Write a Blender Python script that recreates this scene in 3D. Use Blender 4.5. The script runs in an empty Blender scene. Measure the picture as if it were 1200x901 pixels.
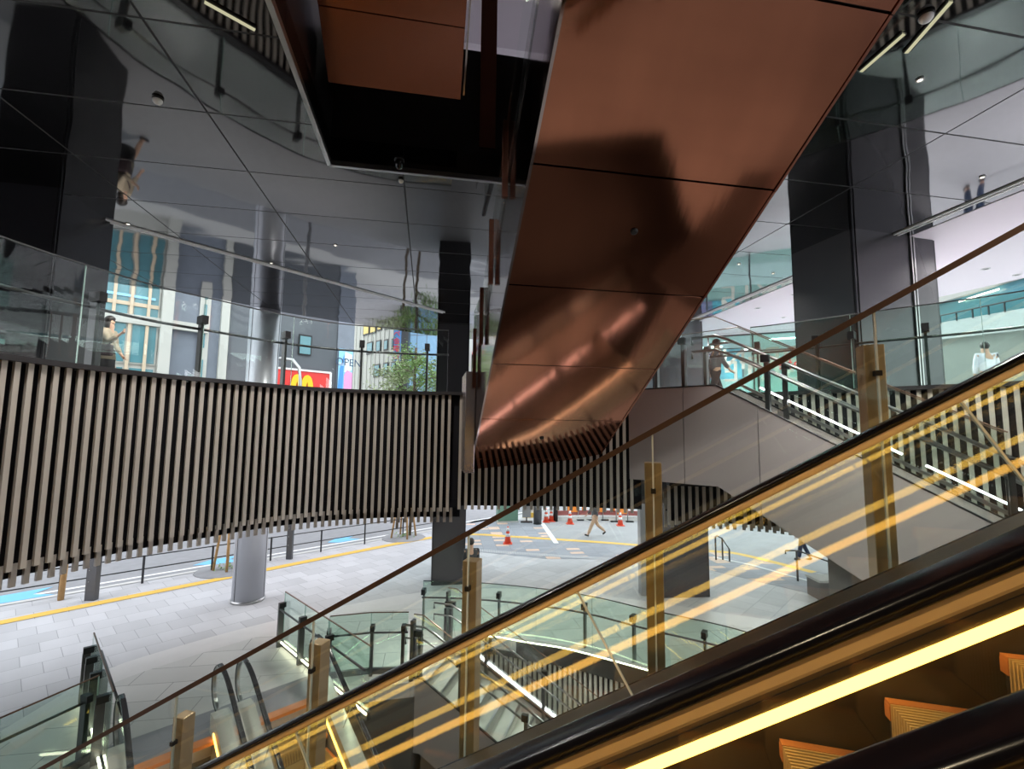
import bpy, bmesh, math, random
from mathutils import Vector, Matrix
from mathutils.geometry import tessellate_polygon
random.seed(7)
sc = bpy.context.scene
COL = sc.collection
V = Vector
H = 4.7                       # eye height above the street
TAN = math.tan(math.radians(30))
# ------------------------------------------------------------------ camera
F = 555.0
cam_d = bpy.data.cameras.new('camera'); cam = bpy.data.objects.new('camera', cam_d); COL.objects.link(cam)
cam_d.sensor_width = 36.0; cam_d.lens = 36.0*F/1200.0; cam_d.clip_start = 0.05; cam_d.clip_end = 600
RM = Matrix.Rotation(math.radians(90+5.6), 3, 'X') @ Matrix.Rotation(math.radians(0.61), 3, 'Z')
cam.matrix_world = Matrix.Translation((0, 0, H)) @ RM.to_4x4()
sc.camera = cam
def ray(px, py):
    return RM @ V(((px-600)/F, (450.5-py)/F, -1.0))
def PZ(px, py, z):            # the point of height z seen at a pixel
    d = ray(px, py); k = (z-H)/d.z
    return V((d.x*k, d.y*k, z))
def PY(px, py, Y):            # the point at distance Y seen at a pixel
    d = ray(px, py); k = Y/d.y
    return V((d.x*k, Y, H+d.z*k))
# the two directions of the place: escalator axis e / across n, stair axis q / across m, ceiling grid gx / gy
E_ = V((0.96020, -0.27933, 0)); N_ = V((0.27933, 0.96020, 0))
Q_ = V((.715, -.70, 0)).normalized(); M_ = V((.70, .715, 0)).normalized()
GX = V((.985, .174, 0)); GY = V((-.174, .985, 0))
def en(s, n, z): return E_*s + N_*n + V((0, 0, z))
def g(x, y, z): return GX*x + GY*y + V((0, 0, z))
UP = V((0, 0, 1))
# ------------------------------------------------------------------ materials
def srgb(r, g_, b):
    f = lambda c: (c/255/12.92) if c/255 <= .04045 else ((c/255+.055)/1.055)**2.4
    return (f(r), f(g_), f(b), 1)
def new_mat(name):
    m = bpy.data.materials.new(name); m.use_nodes = True
    nt = m.node_tree; b = nt.nodes['Principled BSDF']
    return m, nt, b
def mat(name, col, rough=.5, metal=0., spec=.5, noise=0., nscale=8., bump=0., bscale=30., emit=None, estr=0., stretch=None, coat=0.):
    m, nt, b = new_mat(name)
    b.inputs['Base Color'].default_value = col
    b.inputs['Roughness'].default_value = rough
    b.inputs['Metallic'].default_value = metal
    b.inputs['Specular IOR Level'].default_value = spec
    if coat: b.inputs['Coat Weight'].default_value = coat; b.inputs['Coat Roughness'].default_value = .05
    tc = nt.nodes.new('ShaderNodeTexCoord'); mp = nt.nodes.new('ShaderNodeMapping')
    nt.links.new(tc.outputs['Object'], mp.inputs['Vector'])
    if stretch: mp.inputs['Scale'].default_value = stretch
    if noise:
        n = nt.nodes.new('ShaderNodeTexNoise'); n.inputs['Scale'].default_value = nscale; n.inputs['Detail'].default_value = 5
        nt.links.new(mp.outputs[0], n.inputs['Vector'])
        mx = nt.nodes.new('ShaderNodeMix'); mx.data_type = 'RGBA'
        mx.inputs[6].default_value = tuple(c*(1-noise) for c in col[:3])+(1,)
        mx.inputs[7].default_value = tuple(min(1, c*(1+noise)) for c in col[:3])+(1,)
        nt.links.new(n.outputs['Fac'], mx.inputs[0]); nt.links.new(mx.outputs[2], b.inputs['Base Color'])
    if bump:
        n2 = nt.nodes.new('ShaderNodeTexNoise'); n2.inputs['Scale'].default_value = bscale; n2.inputs['Detail'].default_value = 3
        nt.links.new(mp.outputs[0], n2.inputs['Vector'])
        bp = nt.nodes.new('ShaderNodeBump'); bp.inputs['Strength'].default_value = bump; bp.inputs['Distance'].default_value = .05
        nt.links.new(n2.outputs['Fac'], bp.inputs['Height']); nt.links.new(bp.outputs[0], b.inputs['Normal'])
    if emit:
        b.inputs['Emission Color'].default_value = emit; b.inputs['Emission Strength'].default_value = estr
    return m
def glass_mat(name, tint, refl=1.0, ior=1.5):
    m = bpy.data.materials.new(name); m.use_nodes = True
    nt = m.node_tree; nt.nodes.clear()
    o = nt.nodes.new('ShaderNodeOutputMaterial'); t = nt.nodes.new('ShaderNodeBsdfTransparent'); gl = nt.nodes.new('ShaderNodeBsdfGlossy')
    mx = nt.nodes.new('ShaderNodeMixShader'); ge = nt.nodes.new('ShaderNodeNewGeometry'); dt = nt.nodes.new('ShaderNodeVectorMath'); dt.operation = 'DOT_PRODUCT'
    t.inputs['Color'].default_value = tint; gl.inputs['Roughness'].default_value = .004; gl.inputs['Color'].default_value = (1, 1, 1, 1)
    nt.links.new(ge.outputs['Incoming'], dt.inputs[0]); nt.links.new(ge.outputs['Normal'], dt.inputs[1])
    x = dt.outputs['Value']; f0 = ((ior-1)/(ior+1))**2*refl
    for op, b_ in (('ABSOLUTE', None), ('SUBTRACT', None), ('POWER', 5.0), ('MULTIPLY', 1-f0), ('ADD', f0)):   # Schlick reflectance, the same from both sides
        n = nt.nodes.new('ShaderNodeMath'); n.operation = op; n.use_clamp = True
        if op == 'SUBTRACT': n.inputs[0].default_value = 1.0; nt.links.new(x, n.inputs[1])
        else:
            nt.links.new(x, n.inputs[0])
            if b_ is not None: n.inputs[1].default_value = b_
        x = n.outputs[0]
    nt.links.new(x, mx.inputs[0])
    nt.links.new(t.outputs[0], mx.inputs[1]); nt.links.new(gl.outputs[0], mx.inputs[2]); nt.links.new(mx.outputs[0], o.inputs['Surface'])
    return m
def grid_mat(name, col, w, h, ang, off=(0, 0), joint=.008, jcol=(.01, .01, .01, 1), rough=.5, metal=0., vary=0., bump=0., bscale=1., stagger=0., jrough=.6, noise=0., nscale=3., accent=None, accent_p=.0):
    """rectangular panels with joints, laid out in the ground plane turned by ang degrees"""
    m, nt, b = new_mat(name); N = nt.nodes; Lk = nt.links
    geo = N.new('ShaderNodeNewGeometry'); mp = N.new('ShaderNodeMapping'); mp.vector_type = 'TEXTURE'
    mp.inputs['Rotation'].default_value = (0, 0, math.radians(ang)); mp.inputs['Location'].default_value = (off[0], off[1], 0)
    Lk.new(geo.outputs['Position'], mp.inputs['Vector'])
    sp = N.new('ShaderNodeSeparateXYZ'); Lk.new(mp.outputs[0], sp.inputs[0])
    def M(op, a, b_=None):
        n = N.new('ShaderNodeMath'); n.operation = op
        for i, x in enumerate((a, b_)):
            if x is None: continue
            if isinstance(x, (int, float)): n.inputs[i].default_value = x
            else: Lk.new(x, n.inputs[i])
        return n.outputs[0]
    v = M('DIVIDE', sp.outputs['Y'], h); vi = M('FLOOR', v); vf = M('FRACT', v)
    u = M('ADD', M('DIVIDE', sp.outputs['X'], w), M('MULTIPLY', vi, stagger)); ui = M('FLOOR', u); uf = M('FRACT', u)
    du = M('MULTIPLY', M('MINIMUM', uf, M('SUBTRACT', 1.0, uf)), w); dv = M('MULTIPLY', M('MINIMUM', vf, M('SUBTRACT', 1.0, vf)), h)
    j = M('LESS_THAN', M('MINIMUM', du, dv), joint/2)
    cx = N.new('ShaderNodeCombineXYZ'); Lk.new(ui, cx.inputs[0]); Lk.new(vi, cx.inputs[1])
    wn = N.new('ShaderNodeTexWhiteNoise'); wn.noise_dimensions = '2D'; Lk.new(cx.outputs[0], wn.inputs['Vector'])
    def mix(f, a, c):
        x = N.new('ShaderNodeMix'); x.data_type = 'RGBA'
        for i, y in ((0, f), (6, a), (7, c)):
            if isinstance(y, (tuple, float)): x.inputs[i].default_value = y
            else: Lk.new(y, x.inputs[i])
        return x.outputs[2]
    lo = tuple(c*(1-vary) for c in col[:3])+(1,); hi = tuple(min(1, c*(1+vary)) for c in col[:3])+(1,)
    base = mix(wn.outputs['Value'], lo, hi)
    if accent: base = mix(M('LESS_THAN', wn.outputs['Value'], accent_p), base, accent)
    if noise:
        n = N.new('ShaderNodeTexNoise'); n.inputs['Scale'].default_value = nscale; n.inputs['Detail'].default_value = 6
        mp2 = N.new('ShaderNodeMapping'); mp2.inputs['Scale'].default_value = (1, .35, 1); Lk.new(mp.outputs[0], mp2.inputs[0]); Lk.new(mp2.outputs[0], n.inputs['Vector'])
        base = mix(M('MULTIPLY', n.outputs['Fac'], noise), base, tuple(c*.35 for c in col[:3])+(1,))
    Lk.new(mix(j, base, jcol), b.inputs['Base Color'])
    r = N.new('ShaderNodeMapRange'); Lk.new(j, r.inputs[0]); r.inputs[3].default_value = rough; r.inputs[4].default_value = jrough
    Lk.new(r.outputs[0], b.inputs['Roughness'])
    mm = N.new('ShaderNodeMapRange'); Lk.new(j, mm.inputs[0]); mm.inputs[3].default_value = metal; mm.inputs[4].default_value = 0
    Lk.new(mm.outputs[0], b.inputs['Metallic'])
    if bump:
        nz = N.new('ShaderNodeTexNoise'); nz.inputs['Scale'].default_value = bscale; nz.inputs['Detail'].default_value = 1
        Lk.new(geo.outputs['Position'], nz.inputs['Vector'])
        bp = N.new('ShaderNodeBump'); bp.inputs['Strength'].default_value = bump; bp.inputs['Distance'].default_value = .1
        Lk.new(nz.outputs['Fac'], bp.inputs['Height']); Lk.new(bp.outputs[0], b.inputs['Normal'])
    return m
def emat(name, col, s):
    m = bpy.data.materials.new(name); m.use_nodes = True; nt = m.node_tree; nt.nodes.clear()
    o = nt.nodes.new('ShaderNodeOutputMaterial'); e = nt.nodes.new('ShaderNodeEmission')
    e.inputs['Color'].default_value = col; e.inputs['Strength'].default_value = s; nt.links.new(e.outputs[0], o.inputs['Surface'])
    return m
MT = {}
MT['ceiling'] = grid_mat('polished_ceiling', (.13, .132, .138, 1), 2.03, 1.2, 10.0, off=(-.5, 0.45), joint=.022, jcol=(.004, .004, .005, 1), rough=.045, metal=1., bump=.11, bscale=.9, vary=.05)
MT['white_soffit'] = mat('white_soffit', srgb(225, 218, 226), .6)
MT['copper'] = mat('brushed_copper', (.285, .115, .07, 1), .095, 1., noise=.12, nscale=1.2, bump=.03, bscale=1.3, stretch=(3.0, .5, .5))
MT['copper_dark'] = mat('copper_upper', (.26, .11, .075, 1), .26, 1., noise=.1, nscale=1.5)
MT['bronze_mirror'] = mat('bronze_mirror_cladding', (.30, .26, .26, 1), .08, 1., bump=.04, bscale=1.5)
MT['mauve_panel'] = mat('mauve_metal_panel', (.36, .31, .31, 1), .24, .8)
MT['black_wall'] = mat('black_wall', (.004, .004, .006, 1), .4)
MT['joint'] = mat('dark_joint', (.01, .006, .005, 1), .7)
MT['slat'] = mat('aluminium_slat', (.47, .425, .375, 1), .45, .25, noise=.08, nscale=3)
MT['slat_back'] = mat('slat_backing', (.006, .0055, .008, 1), .7, spec=.2)
MT['trim'] = mat('dark_trim', (.02, .018, .02, 1), .45)
MT['deck'] = mat('deck_stone', (.34, .34, .35, 1), .35, noise=.1)
MT['soffit'] = mat('underdeck_soffit', (.13, .13, .13, 1), .6)
MT['glass'] = glass_mat('clear_glass', (.955, .985, .97, 1), 1.25)
MT['glass_green'] = glass_mat('greenish_glass', (.86, .95, .91, 1), 1.2)
MT['glass_store'] = glass_mat('storefront_glass', (.80, .97, .93, 1), 1.0)
MT['edge'] = mat('glass_edge', (.35, .5, .46, 1), .15)
MT['bright_edge'] = mat('polished_glass_edge', (.8, .85, .83, 1), .2, .2)
MT['rail_brown'] = mat('bronze_cap', (.17, .10, .07, 1), .35, .7)
MT['steel'] = mat('dark_steel', (.10, .10, .105, 1), .35, .8)
MT['steel_light'] = mat('satin_steel', (.45, .45, .45, 1), .3, 1.)
MT['steel_mid'] = mat('brushed_steel', (.24, .24, .24, 1), .28, 1.)
MT['steel_black'] = mat('black_steel', (.02, .02, .022, 1), .4, .4)
MT['post'] = mat('bronze_post', (.46, .32, .19, 1), .38, .6, noise=.12, nscale=6, stretch=(1, 1, .2))
MT['rubber'] = mat('black_rubber', (.006, .005, .007, 1), .22, spec=.45)
MT['rubber_grey'] = mat('worn_rubber', (.03, .03, .033, 1), .25, spec=.5)
MT['gold'] = mat('satin_gold_profile', (.92, .66, .35, 1), .42, .3, noise=.06, nscale=4)
MT['bronze'] = mat('bronze_deck', (.20, .15, .115, 1), .35, .8)
MT['skirt'] = mat('dark_skirt', (.055, .042, .036, 1), .4, .5)
MT['black_panel'] = mat('black_gloss_panel', (.008, .008, .011, 1), .18, spec=.5)
MT['cream'] = mat('cream_steel_deck', (.62, .60, .54, 1), .3, .4)
MT['step'] = mat('escalator_step', (.05, .045, .042, 1), .4, .6)
MT['step_edge'] = mat('orange_step_edge', (.55, .20, .06, 1), .45)
MT['cleat'] = mat('yellow_cleats', (.62, .43, .18, 1), .4)
MT['led_warm'] = emat('warm_led', (1.0, .51, .085, 1), 7.5)
MT['led_white'] = emat('white_led', (1.0, .93, .98, 1), 9.0)
MT['led_lime'] = emat('pale_led', (1.0, .98, .70, 1), 9.0)
MT['led_dim'] = emat('dim_line_lamp', (1.0, .95, .62, 1), .55)
MT['lamp'] = emat('downlight', (1, .9, .75, 1), 6.0)
MT['column_black'] = mat('black_column_cladding', (.025, .025, .03, 1), .22, .3)
MT['column_grey'] = mat('grey_column_cladding', (.085, .083, .09, 1), .25, .6)
MT['column_round'] = mat('silver_paint', (.50, .515, .56, 1), .35, .35)
MT['stair_panel'] = mat('taupe_panel', (.42, .365, .36, 1), .5, .1, noise=.04, nscale=2)
MT['stair_wall'] = mat('grey_wall_panel', (.17, .16, .155, 1), .5, .2)
MT['tread'] = mat('stone_tread', (.42, .41, .38, 1), .45)
MT['void_wall'] = mat('void_wall', (.10, .095, .09, 1), .5)
MT['paver'] = grid_mat('plaza_pavers', (.58, .57, .585, 1), .62, .62, 47.0, joint=.012, jcol=(.30, .30, .31, 1), rough=.55, vary=.10, noise=.35, nscale=1.4, stagger=.5)
MT['stone'] = grid_mat('inner_stone', (.60, .59, .57, 1), 1.5, .6, 10.0, joint=.012, jcol=(.22, .22, .215, 1), rough=.38, vary=.06, noise=.15, nscale=2., stagger=.5)
MT['border'] = mat('border_stone', (.63, .61, .60, 1), .4, noise=.08, nscale=3)
MT['plate'] = mat('landing_plate', (.235, .235, .25, 1), .4, .4, noise=.12, nscale=60)
MT['asphalt'] = mat('asphalt', (.27, .27, .28, 1), .8, noise=.18, nscale=3)
MT['asphalt_pale'] = mat('pale_asphalt', (.33, .33, .335, 1), .8, noise=.2, nscale=1.2)
MT['mark_white'] = mat('white_paint', (.80, .80, .80, 1), .6)
MT['mark_blue'] = mat('blue_paint', (.18, .50, .78, 1), .6)
MT['drain'] = grid_mat('drain_grating', (.62, .62, .64, 1), .09, .09, 5.0, joint=.05, jcol=(.36, .36, .38, 1), rough=.5)
MT['tactile'] = mat('yellow_tactile', (.78, .48, .08, 1), .6, noise=.12, nscale=12)
MT['speckle'] = grid_mat('grey_orange_pavers', (.29, .30, .335, 1), .55, .30, 8.0, joint=.016, jcol=(.2, .2, .22, 1), rough=.6, vary=.12, accent=(.72, .50, .38, 1), accent_p=.11)
MT['wood'] = mat('stake_wood', (.42, .25, .10, 1), .7, noise=.2, nscale=10)
MT['leaf'] = mat('leaf', (.22, .36, .11, 1), .6, noise=.35, nscale=2.5)
MT['leaf_pale'] = mat('pale_leaf', (.40, .46, .26, 1), .6, noise=.35, nscale=2.5)
MT['bark'] = mat('bark', (.12, .09, .06, 1), .8)
MT['cone'] = mat('cone_red', (.78, .09, .04, 1), .5)
MT['cone_orange'] = mat('beacon_orange', (.9, .28, .04, 1), .5)
MT['white'] = mat('white_plastic', (.8, .8, .8, 1), .5)
MT['maroon'] = mat('maroon_board', (.33, .10, .09, 1), .6)
MT['concrete'] = mat('concrete', (.55, .54, .52, 1), .8, noise=.15, nscale=6)
MT['green_box'] = mat('green_cabinet', (.14, .26, .19, 1), .5)
# ------------------------------------------------------------------ mesh building
class MB:
    def __init__(s): s.v = []; s.f = []; s.sm = []
    def add(s, vs, fs, smooth=False):
        o = len(s.v); s.v += [V(x) for x in vs]; s.f += [tuple(i+o for i in f) for f in fs]; s.sm += [smooth]*len(fs); return s
    def obox(s, c, ax, ay, az):          # centre and three half-axes
        c, ax, ay, az = V(c), V(ax), V(ay), V(az)
        p = [c+ax*i+ay*j+az*k for k in (-1, 1) for j in (-1, 1) for i in (-1, 1)]
        return s.add(p, [(0, 2, 3, 1), (4, 5, 7, 6), (0, 1, 5, 4), (2, 6, 7, 3), (0, 4, 6, 2), (1, 3, 7, 5)])
    def box(s, x0, x1, y0, y1, z0, z1):
        return s.obox(((x0+x1)/2, (y0+y1)/2, (z0+z1)/2), (abs(x1-x0)/2, 0, 0), (0, abs(y1-y0)/2, 0), (0, 0, abs(z1-z0)/2))
    def bar(s, a, b, w, d, side=None):   # rectangular bar from a to b; w along side, d across
        a, b = V(a), V(b); t = (b-a).normalized()
        sd = V(side) if side is not None else t.cross(UP if abs(t.z) < .95 else V((1, 0, 0)))
        sd = (sd-t*sd.dot(t)).normalized(); u = sd.cross(t)
        return s.obox((a+b)/2, (b-a)/2, sd*w/2, u*d/2)
    def prism(s, poly, vec, holes=()):   # planar polygon (3D points) extruded by vec
        loops = [[V(p) for p in poly]]+[[V(p) for p in h] for h in holes]
        flat = [p for l in loops for p in l]; n = len(flat); vec = V(vec)
        tris = tessellate_polygon(loops)
        fs = []
        for t in tris:
            a, b, c = (flat[i] for i in t)
            nn = (b-a).cross(c-a)
            if nn.dot(vec) > 0: t = (t[0], t[2], t[1])
            fs.append(tuple(t)); fs.append(tuple(i+n for i in reversed(t)))
        k = 0
        for l in loops:
            m = len(l)
            for i in range(m): j = (i+1) % m; fs.append((k+i, k+j, n+k+j, n+k+i))
            k += m
        return s.add(flat+[p+vec for p in flat], fs)
    def slab(s, poly, z0, z1, holes=()):
        return s.prism([(p[0], p[1], z0) for p in poly], (0, 0, z1-z0), [[(p[0], p[1], z0) for p in h] for h in holes])
    def sweep(s, path, prof, side=None, closed=False, smooth=True, up=None):   # profile (a,b): a along side, b along the path normal
        path = [V(p) for p in path]; n = len(path); m = len(prof); vs = []
        for i, p in enumerate(path):
            t = (path[min(i+1, n-1)]-path[max(i-1, 0)]).normalized()
            if side is not None: sd = V(side)
            else: sd = t.cross(UP).normalized() if abs(t.z) < .99 else V((1, 0, 0))
            u = sd.cross(t).normalized()
            vs += [p+sd*a+u*b for a, b in prof]
        fs = [(i*m+k, i*m+(k+1) % m, (i+1)*m+(k+1) % m, (i+1)*m+k) for i in range(n-1) for k in range(m)]
        s.add(vs, fs, smooth); o = len(s.v)-len(vs)
        s.f += [tuple(o+k for k in reversed(range(m))), tuple(o+(n-1)*m+k for k in range(m))]; s.sm += [False, False]
        return s
    def tube(s, path, r, seg=8):
        return s.sweep(path, [(r*math.cos(2*math.pi*k/seg), r*math.sin(2*math.pi*k/seg)) for k in range(seg)])
    def lathe(s, c, prof, seg=20, rx=1., ry=1.):
        c = V(c); m = len(prof)
        vs = [c+V((r*rx*math.cos(2*math.pi*k/seg), r*ry*math.sin(2*math.pi*k/seg), z)) for k in range(seg) for r, z in prof]
        fs = [(k*m+i, ((k+1) % seg)*m+i, ((k+1) % seg)*m+i+1, k*m+i+1) for k in range(seg) for i in range(m-1)]
        s.add(vs, fs, True); o = len(s.v)-len(vs)
        s.f += [tuple(o+k*m for k in reversed(range(seg))), tuple(o+k*m+m-1 for k in range(seg))]; s.sm += [False, False]
        return s
    def ball(s, c, r, seg=14, ring=9, sc_=(1, 1, 1)):
        prof = [(max(1e-4, math.sin(math.pi*i/ring))*r, -math.cos(math.pi*i/ring)*r*sc_[2]) for i in range(ring+1)]
        return s.lathe(c, prof, seg, sc_[0], sc_[1])
def obj(name, mb, m, parent=None, local=False, kind=None, label=None, bevel=0.):
    me = bpy.data.meshes.new(name); vs = mb.v
    if parent is not None and not local:
        inv = Matrix.Identity(4); p = parent; chain = []
        while p is not None: chain.append(Matrix.Translation(p.location) @ Matrix.Rotation(p.rotation_euler.z, 4, 'Z')); p = p.parent
        w = Matrix.Identity(4)
        for c in reversed(chain): w = w @ c
        inv = w.inverted(); vs = [inv @ x for x in vs]
    me.from_pydata([tuple(x) for x in vs], [], mb.f)
    me.polygons.foreach_set('use_smooth', mb.sm); me.update()
    bm = bmesh.new(); bm.from_mesh(me); bmesh.ops.recalc_face_normals(bm, faces=bm.faces); bm.to_mesh(me); bm.free()
    me.materials.append(MT[m] if isinstance(m, str) else m)
    o = bpy.data.objects.new(name, me); COL.objects.link(o)
    if parent is not None: o.parent = parent
    if kind: o['kind'] = kind
    if label: o['label'] = label
    if bevel:
        b = o.modifiers.new('bevel', 'BEVEL'); b.width = bevel; b.segments = 2; b.limit_method = 'ANGLE'
    return o
def struct(name, mb, m, **k): return obj(name, mb, m, kind='structure', **k)
def tag(o, label, cat, group=None):
    o['label'] = label; o['category'] = cat
    if group: o['group'] = group
    return o
def thing(name, label, cat, loc=(0, 0, 0), rotz=0., group=None):
    o = bpy.data.objects.new(name, None); COL.objects.link(o); o.location = loc; o.rotation_euler = (0, 0, rotz); o.empty_display_size = .2
    return tag(o, label, cat, group)
def dup(root, loc, label, rotz=None, group=None):
    r = root.copy(); COL.objects.link(r); r.location = loc; r['label'] = label
    if rotz is not None: r.rotation_euler.z = rotz
    if group: r['group'] = group
    for ch in list(root.children):
        c = ch.copy(); COL.objects.link(c); c.parent = r
        for g_ in list(ch.children):
            d = g_.copy(); COL.objects.link(d); d.parent = c
    return r
def spline(pts, n=8):                    # Catmull-Rom through pts
    pts = [V(p) for p in pts]; out = []
    for i in range(len(pts)-1):
        p0, p1, p2, p3 = pts[max(i-1, 0)], pts[i], pts[i+1], pts[min(i+2, len(pts)-1)]
        for k in range(n):
            t = k/n
            out.append(.5*((2*p1)+(p2-p0)*t+(2*p0-5*p1+4*p2-p3)*t*t+(3*p1-p0-3*p2+p3)*t**3))
    out.append(pts[-1]); return out
def resample(path, step):
    out = [path[0].copy()]; acc = 0.
    for a, b in zip(path, path[1:]):
        L = (b-a).length; 
        if L == 0: continue
        d = step-acc
        while d <= L: out.append(a+(b-a)*(d/L)); d += step
        acc = L-(d-step)
    return out
def rrect(w, h, r, seg=3):
    o = []
    for cx, cy, a0 in ((w/2-r, h/2-r, 0), (-w/2+r, h/2-r, 90), (-w/2+r, -h/2+r, 180), (w/2-r, -h/2+r, 270)):
        for k in range(seg+1):
            a = math.radians(a0+90*k/seg); o.append((cx+r*math.cos(a), cy+r*math.sin(a)))
    return o
def text_obj(name, s, size, loc, xdir, updir, m, parent=None, mirror=False, extrude=.004, align='CENTER'):
    cu = bpy.data.curves.new(name, 'FONT'); cu.body = s; cu.size = size; cu.align_x = align; cu.align_y = 'CENTER'; cu.extrude = extrude
    cu.materials.append(MT[m] if isinstance(m, str) else m)
    tmp = bpy.data.objects.new(name+'_tmp', cu); COL.objects.link(tmp)
    dg = bpy.context.evaluated_depsgraph_get(); me = bpy.data.meshes.new_from_object(tmp.evaluated_get(dg))
    COL.objects.unlink(tmp); bpy.data.objects.remove(tmp)
    x = V(xdir).normalized(); u = V(updir).normalized(); nrm = x.cross(u)
    R = Matrix((x, u, nrm)).transposed().to_4x4()
    if mirror: R = R @ Matrix.Scale(-1, 4, (1, 0, 0))
    me.transform(Matrix.Translation(V(loc)) @ R)
    o = bpy.data.objects.new(name, me); COL.objects.link(o)
    if parent is not None:
        o.parent = parent; me.transform((Matrix.Translation(parent.location) @ Matrix.Rotation(parent.rotation_euler.z, 4, 'Z')).inverted())
    return o
# ------------------------------------------------------------------ ceiling with its square opening
ZC = 8.1; ZD = 5.3; ZB = 5.42
out_pts = [(-16, 0), (-12.6, 6.8), (-9.7, 10.75), (-8.36, 11.7), (-7.26, 13.0), (-6.5, 13.9), (-4.5, 15.6), (-2.57, 17.0), (0, 17.9), (3, 18.2), (6, 18.0), (8.6, 17.3), (16.4, -7), (-16, -7)]
def C2(p): return V((p[0], p[1], 0))
outer = [tuple(p)[:2] for p in spline([C2(p) for p in out_pts[:12]], 5)]+[p for p in out_pts[12:]]
vx0, vx1, vy0, vy1 = -1.33, 3.35, -2.0, 6.1
hole = [tuple(g(a, b, 0))[:2] for a, b in ((vx0, vy0), (vx1, vy0), (vx1, vy1), (vx0, vy1))]
# metal part left of the slot, white soffit right of it
SL = 7.75
def cut_line(y): return tuple(g(SL+.3, y, 0))[:2]
metal = [p for p in outer if (GX.x*p[0]+GX.y*p[1]) < SL+.3]
left = [p for p in outer[:40] if (GX.x*p[0]+GX.y*p[1]) < SL+.3]
k = len(left)
ceil_poly = left+[cut_line(17.2), cut_line(-5.8), (-16, -7)]
struct('ceiling', MB().slab(ceil_poly, ZC, ZC+.35, [hole]), 'ceiling')
right = [p for p in outer if (GX.x*p[0]+GX.y*p[1]) >= SL+.3]
struct('ceiling_soffit', MB().slab([cut_line(-5.8), cut_line(17.2)]+right, ZC-.01, ZC+.35), 'white_soffit')
# linear slot trims in the ceiling
def slot(a, b, name):
    a, b = V(a), V(b); d = (b-a).normalized(); s = d.cross(UP)
    t = struct(name, MB().bar(a+s*.045, b+s*.045, .03, .05).bar(a-s*.045, b-s*.045, .03, .05), 'white')
    return t
slot(PZ(92, 249, ZC), PZ(520, 366, ZC), 'trim_1')
slot(g(SL, 17.0, ZC), g(SL, 4.0, ZC), 'trim_2')
# opening: dark shaft walls, thin metal rim, lid of the upper floor
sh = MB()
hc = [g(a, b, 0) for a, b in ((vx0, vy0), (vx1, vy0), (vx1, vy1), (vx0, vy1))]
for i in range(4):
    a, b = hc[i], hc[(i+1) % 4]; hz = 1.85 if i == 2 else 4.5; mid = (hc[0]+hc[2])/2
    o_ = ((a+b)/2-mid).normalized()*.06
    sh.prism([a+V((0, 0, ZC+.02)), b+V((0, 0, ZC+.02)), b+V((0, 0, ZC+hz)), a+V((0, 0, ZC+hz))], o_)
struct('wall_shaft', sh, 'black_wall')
rim = MB()
for i in range(4):
    a, b = hc[i], hc[(i+1) % 4]; rim.bar(a+V((0, 0, ZC-.005)), b+V((0, 0, ZC-.005)), .05, .07)
struct('wall_upper', MB().prism([g(-3, 9.0, ZC+1.6), g(6, 9.0, ZC+1.6), g(6, 9.0, ZC+4.5), g(-3, 9.0, ZC+4.5)], GY*.1), 'white_soffit')
struct('floor_upper', MB().slab([tuple(p)[:2] for p in (g(-3, 6.16, 0), g(6, 6.16, 0), g(6, 9.1, 0), g(-3, 9.1, 0))], ZC+1.6, ZC+1.84), 'deck')
struct('trim_4', MB().prism([g(.58, 6.02, ZC+.4), g(.80, 6.02, ZC+.4), g(.80, 6.02, ZC+4.4), g(.58, 6.02, ZC+4.4)], GY*.04), 'copper_dark')
struct('trim_3', rim, 'steel_light')
struct('ceiling_upper', MB().slab([tuple(p)[:2] for p in (g(-6, -6, 0), g(8, -6, 0), g(8, 10, 0), g(-6, 10, 0))], ZC+4.5, ZC+4.7), 'white_soffit')
# roof block above the ceiling keeps the sky out
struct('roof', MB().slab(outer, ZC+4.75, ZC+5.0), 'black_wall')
# linear lamps flush in the metal ceiling
def lin_light(a, b, label, grp=None):
    a, b = V(a), V(b); t = thing('linear_ceiling_light', label, 'ceiling light', (a+b)/2)
    obj('frame', MB().bar(a, b, .06, .03), 'steel_black', t)
    obj('diffuser', MB().bar(a+V((0, 0, -.012)), b+V((0, 0, -.012)), .03, .02), 'led_dim', t)
lin_light(PZ(240, 0, ZC), PZ(299, 33, ZC), 'thin lit line lamp in dark ceiling left of the square opening')
lin_light(PZ(1062, 60, ZC), PZ(1114, 0, ZC), 'longer thin lit line lamp in dark ceiling beside copper escalator top')
lin_light(PZ(1009, 82, ZC), PZ(1059, 38, ZC), 'shorter thin lit line lamp touching the copper escalator edge in view')
# little downlights and domes
def downlight(px, py, label, z=ZC, r=.022, lit=True):
    p = PZ(px, py, z); t = thing('downlight', label, 'ceiling light', p, 0, 'small ceiling downlights')
    obj('trim_ring', MB().lathe((0, 0, 0), [(r*1.5, .0), (r*1.5, -.014), (r, -.014), (r, 0)], 14), 'white', t, True)
    obj('lens', MB().lathe((0, 0, 0), [(r, .0), (r, -.008), (.001, -.010)], 14), 'lamp', t, True)
for x, y, l in ((1151, 207, 'tiny downlight in metal ceiling right of the big black column'), (1078, 93, 'tiny downlight in metal ceiling above the big black column'),
                (866, 309, 'tiny downlight in metal ceiling just left of the big black column'), (906, 320, 'tiny downlight in ceiling close to the white soffit edge, left of column'),
                (393, 287, 'tiny downlight in ceiling between round column and dark square column'), (318, 308, 'tiny downlight close beside the round grey column'),
                (150, 262, 'tiny downlight in ceiling above the woman on the deck')):
    downlight(x, y, l)
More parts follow.
